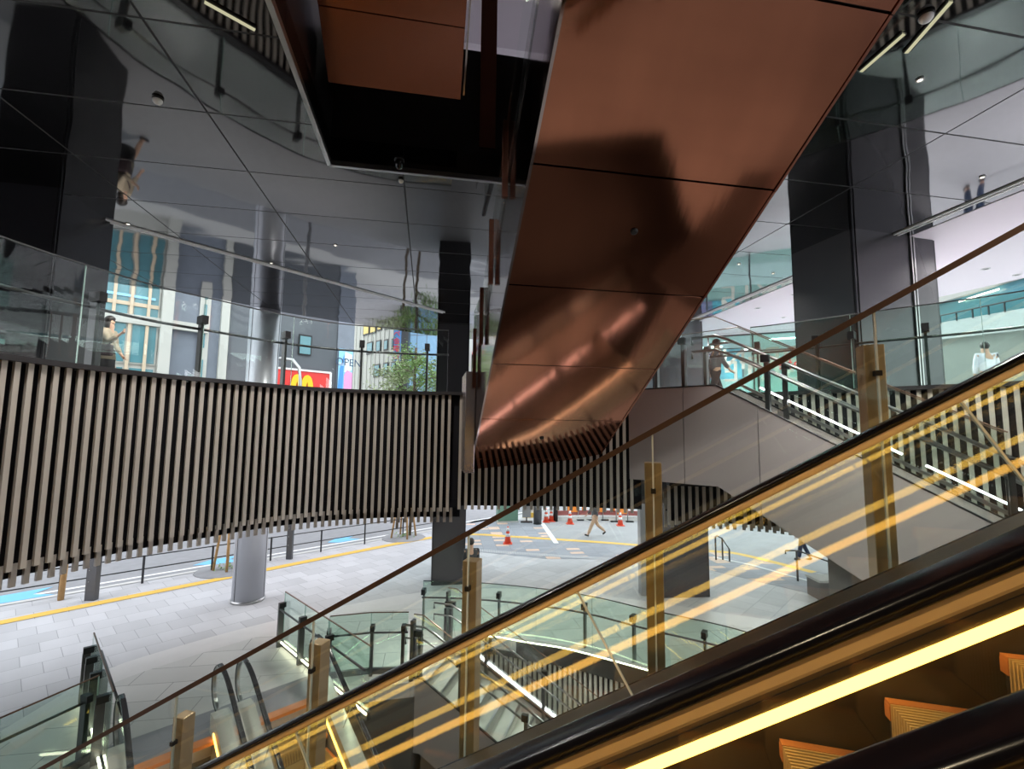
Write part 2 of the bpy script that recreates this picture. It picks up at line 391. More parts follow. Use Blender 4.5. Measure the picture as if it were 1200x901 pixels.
def dome(px, py, label, m, r=.06, drop=.07, z=ZC):
    p = PZ(px, py, z); t = thing('ceiling_dome', label, 'camera', p)
    obj('mount', MB().lathe((0, 0, 0), [(r*1.15, 0), (r*1.15, -.02), (.001, -.02)], 18), 'steel_black', t, True)
    obj('dome', MB().lathe((0, 0, -.015), [(r, 0), (r*.96, -drop*.5), (r*.7, -drop*.85), (r*.3, -drop), (.001, -drop*1.02)], 18), m, t, True)
dome(468, 187, 'black dome camera hanging at the front edge of the ceiling opening', 'black_panel', .055, .11)
dome(470, 210, 'small white sprinkler dome in ceiling behind the black dome camera', 'white', .035, .04)
dome(185, 115, 'small white dome on dark ceiling at upper left', 'white', .045, .05)
dome(1085, 17, 'pale dome on dark ceiling at upper right beside copper escalator', 'white', .05, .05)
for x, y, l in ((870, 388, 'white soffit downlight above the storefront'), (888, 361, 'white soffit downlight left of the big column'), (918, 372, 'white soffit downlight nearest the big column'),
                (930, 345, 'white soffit downlight highest left of big column'), (1155, 315, 'white soffit downlight right of the big column'), (1192, 322, 'white soffit downlight at the right border')):
    pt = PZ(x, y, ZC-.01); t = thing('recessed_ceiling_lamp', 'dark recessed '+l, 'ceiling light', pt)
    obj('trim_ring', MB().lathe((0, 0, 0), [(.075, 0), (.075, -.01), (.055, -.01), (.055, .0)], 14), 'white', t, True)
    obj('lens', MB().lathe((0, 0, 0), [(.055, 0), (.05, -.004), (.001, -.004)], 14), 'steel', t, True)
# ------------------------------------------------------------------ curved deck of the upper floor
inner_pts = [(-5.0, 2.6), (-5.15, 3.7), (-5.17, 4.76), (-5.02, 5.6), (-4.78, 6.4), (-4.40, 7.0), (-3.85, 7.85), (-3.10, 8.5), (-2.05, 8.85), (-.96, 8.97), (0, 8.98), (1.1, 8.97), (2.05, 8.78), (3.2, 8.66), (4.22, 8.48), (4.95, 7.9), (5.62, 7.2), (6.45, 6.45), (6.95, 5.7), (7.2, 4.6), (7.2, 3.6)]
inner = spline([C2(p) for p in inner_pts], 10)
def offs(path, d):
    o = []
    for i, p in enumerate(path):
        t = (path[min(i+1, len(path)-1)]-path[max(i-1, 0)]).normalized(); o.append(p+V((-t.y, t.x, 0))*d)   # left of travel = outward
    return o
ring_out = [p for p in outer if p[1] > 0.5]
deck_in = offs(inner, .14)
deck_poly = [(p.x, p.y) for p in deck_in]+[(7.3, 0.5), (21, 0.5)]+[(21, 13), (14, 16.4)]+[(p[0]*.985, p[1]*.975) for p in reversed(outer[:52]) if p[1] > 1.0]+[(-15, .5), (-5.4, .5)]
struct('floor_deck', MB().slab(deck_poly, ZD-.3, ZD), 'deck')
struct('ceiling_underdeck', MB().slab([(p.x, p.y) for p in offs(inner, .45)]+deck_poly[len(inner):], 3.35, 3.45), 'soffit')
def band_piece(i0, i1, name, z0=3.2, z1=ZB, back=True, label=None):
    path = inner[i0:i1+1]
    t = thing(name, label, 'wall cladding', path[len(path)//2])
    sl = MB(); ctr = resample(path, .1225)
    for i, p in enumerate(ctr[:-1]):
        d = (ctr[i+1]-p).normalized(); nrm = V((-d.y, d.x, 0))
        sl.obox(p+V((0, 0, (z0+z1-.05)/2))+nrm*.03, d*.0265, nrm*.018, UP*(z1-.05-z0)/2)
    obj('slats', sl, 'slat', t)
    if back:
        s2 = MB(); p2 = resample(offs(path, .34), .1225)
        for i, p in enumerate(p2[:-1]):
            d = (p2[i+1]-p).normalized(); nrm = V((-d.y, d.x, 0))
            s2.obox(p+V((0, 0, (2.95+3.6)/2)), d*.0265, nrm*.018, UP*(3.6-2.95)/2)
        obj('lower_slats', s2, 'slat', t)
    bk = MB(); pb = offs(path, .10)
    bk.sweep([p+V((0, 0, (z0+z1)/2+.03)) for p in pb], [(.012, -(z1-z0-.06)/2), (.012, (z1-z0-.06)/2), (-.012, (z1-z0-.06)/2), (-.012, -(z1-z0-.06)/2)], smooth=False)
    if back:
        bk.sweep([p+V((0, 0, 3.32)) for p in offs(path, .40)], [(.012, -.28), (.012, .28), (-.012, .28), (-.012, -.28)], smooth=False)
        bk.sweep([p+V((0, 0, z0+.22)) for p in offs(path, .22)], [(.14, -.01), (.14, .01), (-.14, .01), (-.14, -.01)], smooth=False)
    obj('backing', bk, 'slat_back', t)
    tr = MB(); tr.sweep([p+V((0, 0, z1-.025)) for p in offs(path, .06)], [(-.10, -.03), (.10, -.03), (.10, .03), (-.10, .03)], smooth=False)
    obj('top_trim', tr, 'trim', t)
    return t
def idx(x, y): return min(range(len(inner)), key=lambda i: (inner[i]-V((x, y, 0))).length)
iL = idx(-.93, 8.98); iB0 = idx(2.34, 8.72); iB1 = idx(4.16, 8.52); iBm = idx(2.86, 8.7)
band_piece(0, iL, 'slatted_fascia', label='curved pale slatted fascia under the deck with the walking woman')
band_piece(iL, iB0, 'slatted_fascia', back=False, z0=3.24, label='short slatted fascia below the copper escalator foot')
band_piece(iB1, len(inner)-1, 'slatted_fascia', z0=3.05, label='slatted fascia running behind the taupe staircase to the right')
band_piece(iBm, iB1, 'slatted_fascia', z0=3.05, z1=3.80, label='low slatted fascia hanging under the landing of the taupe staircase')
# ------------------------------------------------------------------ columns
def sq_column(c, hw, hd, ang, z0, z1, name, label, m='column_black', m2='column_grey', groove=True, trim=None):
    t = thing(name, label, 'column', (c[0], c[1], z0))
    a = math.radians(ang); x = V((math.cos(a), math.sin(a), 0)); y = V((-math.sin(a), math.cos(a), 0)); c = V((c[0], c[1], 0))
    obj('shaft', MB().obox(c+UP*(z0+z1)/2, x*hw, y*hd, UP*(z1-z0)/2), m, t)
    if groove:
        gm = MB(); pm = MB()
        for sx, sy in ((1, 0), (-1, 0), (0, 1), (0, -1)):
            d = x*sx*hw+y*sy*hd; w = (y*hd if sx else x*hw)*.94; dn = d.normalized()
            pm.obox(c+d+UP*(z0+z1)/2, dn*.012, w, UP*(z1-z0)/2)
        obj('cladding_panels', pm, m2, t)
    if trim is not None:
        tm = MB()
        for dx in (-.03, .03): tm.obox(c-y*(hd+.02)+x*(-hw+trim+dx)+UP*(z0+z1)/2, x*.014, y*.02, UP*(z1-z0)/2)
        obj('corner_trim', tm, 'steel_light', t)
    return t
sq_column((-7.05, 7.02), .42, .62, 12, ZD, ZC, 'square_column', 'wide black column standing on the deck at the left border', m2='column_black')
sq_column((6.33, 8.37), .90, .62, 14, ZD, ZC, 'square_column', 'broad dark column with grey panels on the deck at right', groove=True, trim=1.24)
sq_column((-1.98, 15.5), .50, .50, 10, 0, ZC, 'square_column', 'dark square column rising from plaza to ceiling left of the copper escalator')
sq_column((4.95, 14.6), .78, .5, 5, 0, ZC, 'square_column', 'wide black column on the plaza behind the taupe staircase', groove=True)
t = thing('pilaster', 'pale grey steel pilaster at the left side of the wide black plaza column', 'column', (4.0, 14.3, 0))
obj('shaft', MB().box(3.80, 3.99, 14.2, 14.5, 0, 4.2).box(4.02, 4.06, 14.2, 14.5, 0, 4.2), 'steel_light', t)
rc = PZ(290, 710, 0); rc = V((rc.x*1.033, rc.y*1.033, 0))
t = thing('round_column', 'round silver grey column standing on the pale plaza paving', 'column', rc)
obj('shaft', MB().lathe((0, 0, 0), [(.41, .07), (.41, ZC)], 40), 'column_round', t, True)
obj('base_ring', MB().lathe((0, 0, 0), [(.425, 0), (.425, .07), (.41, .075)], 40), 'steel_light', t, True)
sm = MB()
for a in (-2.0, .1, 2.2): sm.box(.4095*math.cos(a)-.005, .4095*math.cos(a)+.005, .4095*math.sin(a)-.005, .4095*math.sin(a)+.005, .08, ZC)
obj('seam', sm, 'joint', t, True)
# ------------------------------------------------------------------ street level
_t0 = PZ(142, 813, .95)+Q_*.25; _t3 = PZ(372, 744, .95)+Q_*.25+M_*.1; _tn = _t0+Q_*1.2
void = [(_tn.x, _tn.y), (_t0.x, _t0.y), (_t3.x, _t3.y), (-3.25, 9.0), (-1.78, 9.35), (-1.22, 11.05), (-.47, 11.39), (.45, 11.09), (1.19, 10.84), (1.79, 10.52), (2.85, 9.86), (3.94, 9.11), (5.6, 6.2), (4.5, 3.5), (-4.0, 3.6)]
R_ = 130
struct('floor', MB().slab([(-R_, -20), (R_, -20), (R_, R_), (-R_, R_)], -.25, 0, [void]), 'paver')
edge_px = [(0, 858), (60, 822), (125, 785), (212, 757), (300, 733), (370, 717), (430, 705), (490, 695), (560, 690), (640, 692), (760, 705), (835, 717), (915, 728)]
ell = [PZ(x, y, 0) for x, y in edge_px]
stone_out = [(-13, 1.0)]+[(p.x, p.y) for p in spline(ell, 4)]+[(7.5, 9.4), (9, 6), (9, 1.0)]
struct('floor_stone', MB().slab(stone_out, .0, .008, [void]), 'stone')
bd = MB(); es = spline(ell, 4); bw = [es[i]+(V((0, 5, 0))-V((es[i].x*.6, es[i].y, 0))).normalized()*.75 for i in range(len(es))]
for i in range(len(es)-1):
    bd.add([es[i]+UP*.011, es[i+1]+UP*.011, bw[i+1]+UP*.011, bw[i]+UP*.011], [(0, 3, 2, 1)])
struct('floor_border', bd, 'border')
def strip(name, pts, w, z, m, kind='structure'):
    pts = [V(p) for p in pts]; b = MB(); L = []
    for i, p in enumerate(pts):
        t_ = (pts[min(i+1, len(pts)-1)]-pts[max(i-1, 0)]).normalized(); s = t_.cross(UP)*w/2; L.append((p+s, p-s))
    for (a, b_), (c, d) in zip(L, L[1:]): b.add([a+UP*z, c+UP*z, d+UP*z, b_+UP*z], [(0, 1, 2, 3)])
    return obj(name, b, m, kind='structure')
tp = [PZ(x, y, 0) for x, y in ((-60, 744), (0, 730), (135, 703), (271, 676), (400, 650), (506, 630))]+[PZ(x, y, 0) for x, y in ((556, 626.5), (600, 629), (680, 634), (748, 639), (833, 646), (869, 650), (954, 671))]
strip('floor_tactile', spline(tp, 4), .34, .012, 'tactile')
def kk(k, off=0.): return V((-10.9, 15.4, 0))+M_*k+V((-.714, .70, 0))*off    # along the kerb, off = into the street
road = MB().add([kk(-22, .15)+UP*.006, kk(60, .15)+UP*.006, kk(60, 11)+UP*.006, kk(-22, 11)+UP*.006], [(0, 1, 2, 3)])
struct('floor_road', road, 'asphalt')
strip('floor_kerb', [kk(-22, .05), kk(12.2, .05)], .22, .014, 'concrete')
strip('floor_road_line', [kk(-22, .55), kk(60, .55)], .16, .012, 'mark_white')
strip('floor_road_line', [kk(-22, 6.2), kk(60, 6.2)], .14, .012, 'mark_white')
struct('floor_far_walk', MB().add([kk(-22, 11)+UP*.02, kk(60, 11)+UP*.02, kk(60, 16)+UP*.02, kk(-22, 16)+UP*.02], [(0, 1, 2, 3)]), 'concrete')
def arrow(pxs, name='floor_arrow'):
    pts = [PZ(x, y, 0) for x, y in pxs]
    b = MB(); b.slab([(p.x, p.y) for p in pts], .013, .018); struct(name, b, 'mark_blue')
arrow([(-40, 716), (0, 699), (62, 688), (38, 697), (64, 697), (0, 708)])
arrow([(226, 663), (245, 657), (285, 650), (268, 656), (290, 656), (262, 661)])
arrow([(384, 636), (394, 631), (417, 627), (408, 631), (422, 632), (398, 636)])
# plaza at the right: speckled paving and pale asphalt
wl = [PZ(x, y, 0) for x, y in ((634.7, 612), (652, 637))]
sp_poly = [PZ(500, 652, 0), PZ(545, 645, 0), PZ(640, 655, 0), PZ(740, 655, 0), PZ(790, 658, 0), PZ(955, 697, 0), PZ(1010, 712, 0), PZ(1040, 690, 0), PZ(955, 671, 0), PZ(869, 650, 0), PZ(748, 639, 0), PZ(654, 634, 0), PZ(634, 610, 0), PZ(560, 608, 0), PZ(520, 628, 0)]
struct('floor_speckled', MB().slab([(p.x, p.y) for p in sp_poly], .0, .006), 'speckle')
as_poly = [wl[0], V((1.75, 20.55, 0)), PZ(680, 633, 0), PZ(748, 638, 0), PZ(869, 649.5, 0), PZ(954, 670, 0), PZ(1060, 690, 0), V((28, 18, 0)), V((28, 30, 0)), V((1.2, 30, 0))]
struct('floor_asphalt', MB().slab([(p.x, p.y) for p in as_poly], .0, .009), 'asphalt_pale')
strip('floor_road_line', [PZ(631, 607, 0), PZ(652, 637, 0)], .22, .016, 'mark_white')
strip('floor_drain', [PZ(x, y, 0) for x, y in ((520, 643), (560, 645), (600, 648), (660, 652), (720, 655.5), (790, 660))], .36, .012, 'drain')
strip('floor_road_line', [PZ(x, y, 0) for x, y in ((836, 653), (880, 662), (955, 683), (1010, 698))], .12, .014, 'mark_white')
# basement under the opening
zb = -4.4
struct('floor_basement', MB().box(-9, 9, -3, 14, zb-.2, zb), 'void_wall')
vw = MB()
for i in list(range(1, 5)) + [13, 14]:
    a, b_ = V((*void[i], 0)), V((*void[(i+1) % len(void)], 0)); d = (b_-a).normalized(); o_ = V((-d.y, d.x, 0))*.06
    vw.prism([a+UP*zb, b_+UP*zb, b_-UP*.25, a-UP*.25], o_)
struct('wall_void', vw, 'void_wall')
struct('wall_basement', MB().box(-9, -8.8, -3, 14, zb, -.25).box(8.8, 9, -3, 14, zb, -.25).box(-8.8, 8.8, 13.8, 14, zb, -.25).box(-8.8, 8.8, -3, -2.8, zb, -.25), 'void_wall')
# far edge of the opening: dark fascia, lit edge line, slats going down
fe = spline([V((*void[i], 0)) for i in range(5, 12)], 8)
t = thing('slatted_void_wall', 'slatted wall dropping below the lit floor edge behind the basement stairs', 'wall cladding', fe[len(fe)//2])
fa = MB(); fa.sweep([p+UP*-.19 for p in fe], [(.02, -.19), (.02, .18), (-.02, .18), (-.02, -.19)], smooth=False); obj('edge_fascia', fa, 'steel', t)
ld = MB(); ld.sweep([p+UP*.012 for p in offs(fe, -.03)], [(.010, -.01), (.010, .008), (-.010, .008), (-.010, -.01)], smooth=False); obj('led_strip', ld, 'led_lime', t)
sl = MB(); ct = resample(offs(fe, .04), .115)
for i, p in enumerate(ct[:-1]):
    d = (ct[i+1]-p).normalized(); nrm = V((-d.y, d.x, 0)); sl.obox(p+UP*((-.37+zb)/2), d*.03, nrm*.03, UP*(-.37-zb)/2)
obj('slats', sl, 'slat', t)
bk = MB(); bk.sweep([p+UP*((-.2+zb)/2) for p in offs(fe, .12)], [(.01, -(4.2)/2), (.01, 4.2/2), (-.01, 4.2/2), (-.01, -4.2/2)], smooth=False); obj('backing', bk, 'slat_back', t)
# ------------------------------------------------------------------ escalators
def escalator(name, label, L, loc, rotz, ext=.9, deck_m='bronze', skirt_m='skirt', clad_m='black_panel', rubber='rubber', gold='gold', gj=(1.5, .1), step_off=.001, clad_drop=1.05, led='led_warm', seal='bright_edge', nsteps=None, gtop=.91, soffit=True, W=1.363, full=True):
    """local x runs up the slope, y from one handrail (0) to the other (1.25), z up from the lower landing"""
    t = thing(name, label, 'escalator', loc, rotz); T = TAN; c30 = math.cos(math.radians(30)); s30 = .5
    def sl(x): return T*min(max(x, 0), L)
    def hpath(off):
        r = .34-off; zc = .9445-.34
        pts = []
        for k in range(0, 13): a = math.radians(270-k*15); pts.append((-ext+r*math.cos(a), zc+r*math.sin(a)))       # lower newel
        z0 = zc+r
        k0 = -off*math.tan(math.radians(15))
        for dx, b in ((-.30, 0), (-.15, .01), (0, .045), (.15, .15*T+.012), (.32, .32*T)): pts.append((dx-k0*0+off*.27, z0+b))
        for dx, b in ((-.32, -.32*T), (-.15, -.15*T-.012), (0, -.045), (.15, -.01), (.30, 0)): pts.append((L+dx+off*.27, T*L+z0+b))
        for k in range(0, 13): a = math.radians(90-k*15); pts.append((L+ext+r*math.cos(a), T*L+zc+r*math.sin(a)))
        return pts
    for y in (0, W):
        up_ = .012 if y == 0 else 0
        obj('handrail', MB().sweep([V((x, y, z+up_)) for x, z in hpath(0)], rrect(.072, .030, .013), side=(0, 1, 0)), rubber, t, True)
        obj('handrail_profile', MB().sweep([V((x, y, z+up_)) for x, z in hpath(.028)], rrect(.054, .030, .008, 2), side=(0, 1, 0), smooth=False), gold, t, True)
    # glass panels, joints square to the slope
    vb, vt = .24*c30, gtop*c30
    def P_(u, v): return (u*c30-v*s30, u*s30+v*c30)
    U = L/c30; js = []; u = gj[1]
    while u < U: js.append(u); u += gj[0]
    for y in (0, W):
        for a, b in zip(js, js[1:]):
            q = [P_(a+.004, vb), P_(b-.004, vb), P_(b-.004, vt), P_(a+.004, vt)]
            obj('glass_panel', MB().prism([(x, y-.006, z) for x, z in q], (0, .012, 0)), 'glass', t, True)
        for a in js:
            q = [P_(a-.004, vb), P_(a+.004, vb), P_(a+.004, vt), P_(a-.004, vt)]
            obj('glass_seal', MB().prism([(x, y-.007, z) for x, z in q], (0, .014, 0)), seal, t, True)
        for s_ in (0, 1):
            hp = hpath(.05)
            if s_ == 0: q = [(-.1, .24), P_(js[0]-.004, vb), P_(js[0]-.004, vt), (-.25, .90)]+[p for p in reversed(hp[:13])][:12]+[(-ext+.1, .33), (-ext+.1, .24)]
            else: q = [(L+.1, T*L+.24), (L+ext-.1, T*L+.24), (L+ext-.1, T*L+.33)]+[p for p in reversed(hp[-13:])][1:]+[(L-.02, T*L+.90), P_(js[-1]+.004, vt), P_(js[-1]+.004, vb)]
            obj('newel_glass', MB().prism([(x, y-.006, z) for x, z in q], (0, .012, 0)), 'glass', t, True)
    def band(y0, y1, a, b, x0=-ext, x1=None, drop=0):
        x1 = L+ext if x1 is None else x1
        lo = [(x0, a), (0, a), (L, T*L+a), (x1, T*L+a)]; hi = [(x1, T*L+b), (L, T*L+b), (0, b), (x0, b)]
        return MB().prism([(x, y0, z) for x, z in lo+hi], (0, y1-y0, 0))
    for y0, y1, ys, yl, dt in ((-.12, .11, .10, .116, .30), (W-.11, W+.12, W-.112, W-.122, .32)):
        obj('inner_deck', band(y0, y1, .15, dt), deck_m, t, True)
        obj('skirt_panel', band(ys-.006, ys+.006, -.30, .15), skirt_m, t, True)
        if led: obj('led_strip', band(min(ys, yl)-.004, max(ys, yl)+.004, 0.060, .104, x0=.1, x1=L), led, t, True)
    for y0, y1 in ((-.135, -.12), (W+.12, W+.135)):
        obj('side_cladding', band(y0, y1, -clad_drop,   .30 if y0 < 0 else .32), clad_m, t, True)
    if soffit: obj('soffit_panel', band(-.12, W+.12, -clad_drop, -clad_drop+.02), clad_m, t, True)
    # steps
    pitch = .3585; n = nsteps or int(L/pitch); rise = pitch*T
    for i in range(n):
        x = step_off+i*pitch; z = x*T
        if x > L-.1: break
        st = obj('step', MB().box(x+.03, x+pitch+.05, .135, W-.135, z-.03, z-.012).box(x+.012, x+.03, .135, W-.135, z-rise-.02, z-.02), 'step', t, True)
        cl = MB()
        if 5.0 < x < 8.2 or nsteps:
            k = 0; y = .175
            while y < W-.17:
                cl.box(x+.002, x+pitch, y, y+.007, z-.02, z-.001); cl.box(x+.002, x+.013, y, y+.007, z-rise, z-.02); y += .019
            obj('cleats', cl, 'cleat', st, True)
        for yy in (.135, W-.175):
            ed = MB().box(x, x+pitch, yy, yy+.04, z-.014, z+.002).box(x-.002, x+.014, yy, yy+.04, z-.06, z-.010)
            ed.sweep([V((x+.016, yy, z-.016)), V((x+.016, yy+.04, z-.016))], [(.018*math.cos(q*math.pi/4), .018*math.sin(q*math.pi/4)) for q in range(8)])
            obj('step_edge', ed, 'step_edge', st, True)
    for xx, zz in ((-ext-.2, 0), (L+.02, T*L)):
        obj('landing_plate', MB().box(xx, xx+ext+.15, .12, W-.12, zz-.02, zz+.006), 'plate', t, True)
        obj('comb_plate', MB().box(xx+ext+.02 if xx < 0 else xx-.1, xx+ext+.2 if xx < 0 else xx+.08, .12, W-.12, zz-.02, zz+.03), 'step_edge', t, True)
    return t
LA = 9.2; S0 = -5.632; K0 = 1.4485
rot = math.atan2(E_.y, E_.x)
escA = escalator('escalator', 'glass sided escalator with orange lit steps rising in front, farther of the two', LA, en(S0, .956, 0), rot, gj=(1.776, 1.228))
own = dup(escA, en(S0, -.723, 0), 'nearest escalator, black handrail cutting the bottom right corner of the photo', rot)
# tall guard glass with bronze posts beyond the escalator
gt = thing('glass_guard', 'tall glass guard with bronze posts and thin brown top rail beside the escalator', 'guardrail', en(S0, 2.51, 0))
def nose(s): return H-K0+TAN*s
NG = 2.51; gs = [-3.95, -2.963, -1.95, -.971, .0116, .999, 1.99, 2.98]
gtop = 1.434
for a, b in zip([-5.5]+gs, gs+[4.0]):
    q = [en(a+.004, NG, nose(a)-.15), en(b-.004, NG, nose(b)-.15), en(b-.004, NG, nose(b)+gtop), en(a+.004, NG, nose(a)+gtop)]
    obj('glass_panel', MB().prism(q, N_*.012), 'glass', gt)
for a in gs:
    obj('panel_joint', MB().bar(en(a, NG+.006, nose(a)-.15), en(a, NG+.006, nose(a)+gtop), .008, .014, side=E_), 'bright_edge', gt)
    obj('post', MB().obox(en(a, NG+.07, (nose(a)-.75+nose(a)+1.288)/2), E_*.042, N_*.045, UP*(1.288+.75)/2), 'post', gt, bevel=.004)
    obj('clip', MB().obox(en(a, NG+.008, nose(a)+1.15), E_*.012, N_*.02, UP*.012), 'steel_black', gt)
obj('top_rail', MB().bar(en(-5.5, NG+.006, nose(-5.5)+gtop+.012), en(4.0, NG+.006, nose(4.0)+gtop+.012), .03, .028, side=N_), 'rail_brown', gt)
# ------------------------------------------------------------------ copper clad escalator crossing overhead
CX0, CX1 = .82, 3.17
def cz(y): return H+2.29-.579*(y-3.78)
ct_ = thing('copper_escalator', 'copper clad escalator underside slanting up overhead to the ceiling opening', 'escalator', g(1.9, 8.9, 3.95))
YE = 9.12; YT = -1.2
joints = [YE, 8.62, 7.42, 6.20, 4.98, 3.78, 2.58, 1.38, .18, -1.2]
for a, b in zip(joints, joints[1:]):
    a2, b2 = a-.008, b+.008
    x1a = CX1-(.42 if a == YE else 0)
    q = [g(CX0+.012, a2, cz(a2)), g(x1a-.012, a2, cz(a2)), g(CX1-.012, b2, cz(b2)), g(CX0+.012, b2, cz(b2))]
    obj('copper_panel', MB().prism(q, UP*.03), 'copper', ct_)
core = [(YE, cz(YE)+.02), (YT, cz(YT)+.02), (YT, cz(YT)+1.25), (7.3, cz(7.3)+1.25), (YE, cz(7.3)+1.25)]
obj('truss_core', MB().prism([g(CX0+.03, y, z) for y, z in core], GX*(CX1-CX0-.06)), 'joint', ct_)
def side(x, name, m):
    for a, b in zip(joints, joints[1:]):
        q = [g(x, a-.004, cz(a)-.012), g(x, b+.004, cz(b)-.012), g(x, b+.004, cz(b)+1.28), g(x, a-.004, (cz(a) if a < 7.4 else cz(7.4))+1.28)]
        obj(name, MB().prism(q, GX*.025), m, ct_)
side(CX0-.015, 'side_panel', 'bronze_mirror'); side(CX1-.01, 'side_panel', 'copper_dark')
for x in (CX0+.15, CX1-.15):
    obj('handrail', MB().sweep([g(x, y, z) for y, z in ((8.9, cz(7.3)+2.3), (7.4, cz(7.3)+2.3), (7.0, cz(7.0)+2.3), (YT, cz(YT)+2.3))], rrect(.085, .08, .03)), 'rubber', ct_)
    q = [(8.8, cz(7.3)+1.25), (7.3, cz(7.3)+1.25), (YT, cz(YT)+1.25), (YT, cz(YT)+2.25), (7.3, cz(7.3)+2.25), (8.8, cz(7.3)+2.25)]
    obj('glass_panel', MB().prism([g(x-.006, y, z) for y, z in q], GX*.012), 'glass', ct_)
for y in (4.9, 6.0, 7.05, 8.05):
    top = cz(y)+1.78 if y < 7.3 else cz(7.3)+1.5
    obj('guard_post', MB().obox(g(CX0-.06, y, (cz(y)+.9+top)/2), GX*.03, GY*.03, UP*(top-cz(y)-.9)/2), 'copper_dark', ct_)
q = [(8.6, cz(7.3)+1.1), (7.3, cz(7.3)+1.1), (YT, cz(YT)+1.1), (YT, cz(YT)+1.95), (7.3, cz(7.3)+1.95), (8.6, cz(7.3)+1.95)]
obj('guard_glass', MB().prism([g(CX0-.028, y, z) for y, z in q], GX*.01), 'glass', ct_)
obj('landing_side_panel', MB().prism([g(.63, 8.15, 3.98), g(.63, 9.08, 3.98), g(.63, 9.08, 5.72), g(.63, 8.15, 5.72)], GX*.17), 'mauve_panel', ct_, bevel=.01)
for px, py, l in ((743, 271, 'sensor'), (635, 513, 'sensor')):
    # little round fittings on the underside
    d = ray(px, py); n_ = (GY*.579+UP).normalized(); p0 = g(2, 3.78, cz(3.78)-.0)
    kq = (p0-V((0, 0, H))).dot(n_)/d.dot(n_); p = V((0, 0, H))+d*kq
    b = MB(); b.lathe((0, 0, 0), [(.038, .02), (.038, -.012), (.022, -.016), (.001, -.016)], 16)
    R = V((0, 0, 1)).rotation_difference(n_).to_matrix(); b.v = [R @ x+p for x in b.v]
    obj('underside_fitting', b, 'steel_black', ct_)
# upper copper escalator seen through the opening
ut = thing('upper_escalator', 'copper clad soffit of another escalator inside the dark ceiling opening', 'escalator', g(-.4, 5.0, 8.45))
def uz(y): return 8.45+.22-.579*(y-5.3)
uy = [5.35, 4.72, 4.30, 3.88, 3.46, 2.6, 1.7]
for a, b in zip(uy, uy[1:]):
    q = [g(-1.22, a-.008, uz(a)), g(.28, a-.008, uz(a)), g(.28, b+.008, uz(b)), g(-1.22, b+.008, uz(b))]
    obj('copper_panel', MB().prism(q, UP*.03), 'copper_dark', ut)
obj('truss_core', MB().prism([g(-1.2, 5.3, uz(5.3)+.03), g(-1.2, 1.7, uz(1.7)+.03), g(-1.2, 1.7, uz(1.7)+.5), g(-1.2, 5.3, uz(5.3)+.5)], GX*1.48), 'joint', ut)
obj('side_panel', MB().prism([g(.305, 5.3, uz(5.3)), g(.305, 1.7, uz(1.7)), g(.305, 1.7, uz(1.7)+.55), g(.305, 5.3, uz(5.3)+.55)], GX*.02), 'bronze_mirror', ut)
# ------------------------------------------------------------------ escalators going down to the basement
LB = 7.0
tips = [PZ(x, y, .95)-Q_*.25 for x, y in ((142, 813), (258, 779), (285, 771), (372, 744))]
for q in tips: q.z = 0
mq = -Q_; rq = math.atan2(mq.y, mq.x)
EW = 1.22; EX = .22
c1 = (tips[0]+tips[1])/2+M_*EW/2; c2 = (tips[2]+tips[3])/2+M_*EW/2
o1 = c1+Q_*(LB+EX+.34)-UP*(LB*TAN)
escE = escalator('basement_escalator', 'escalator sinking from plaza to basement, left of the pair', LB, o1, rq, ext=EX, W=EW, deck_m='cream', skirt_m='cream', clad_m='cream', rubber='rubber_grey', gold='steel_light', gj=(1.4, .3), nsteps=None, clad_drop=.8)
o2 = c2+Q_*(LB+EX+.34)-UP*(LB*TAN)
dup(escE, o2, 'escalator sinking from plaza to basement, right of the pair beside the lit glass guard', rq)
pl = MB()
a0 = tips[0]-M_*.35; a1 = tips[3]+M_*.25
pl.slab([tuple(p)[:2] for p in (a0-Q_*.30, a1-Q_*.30, a1+Q_*.48, a0+Q_*.48)], .009, .016)
struct('floor_plate', pl, 'plate')
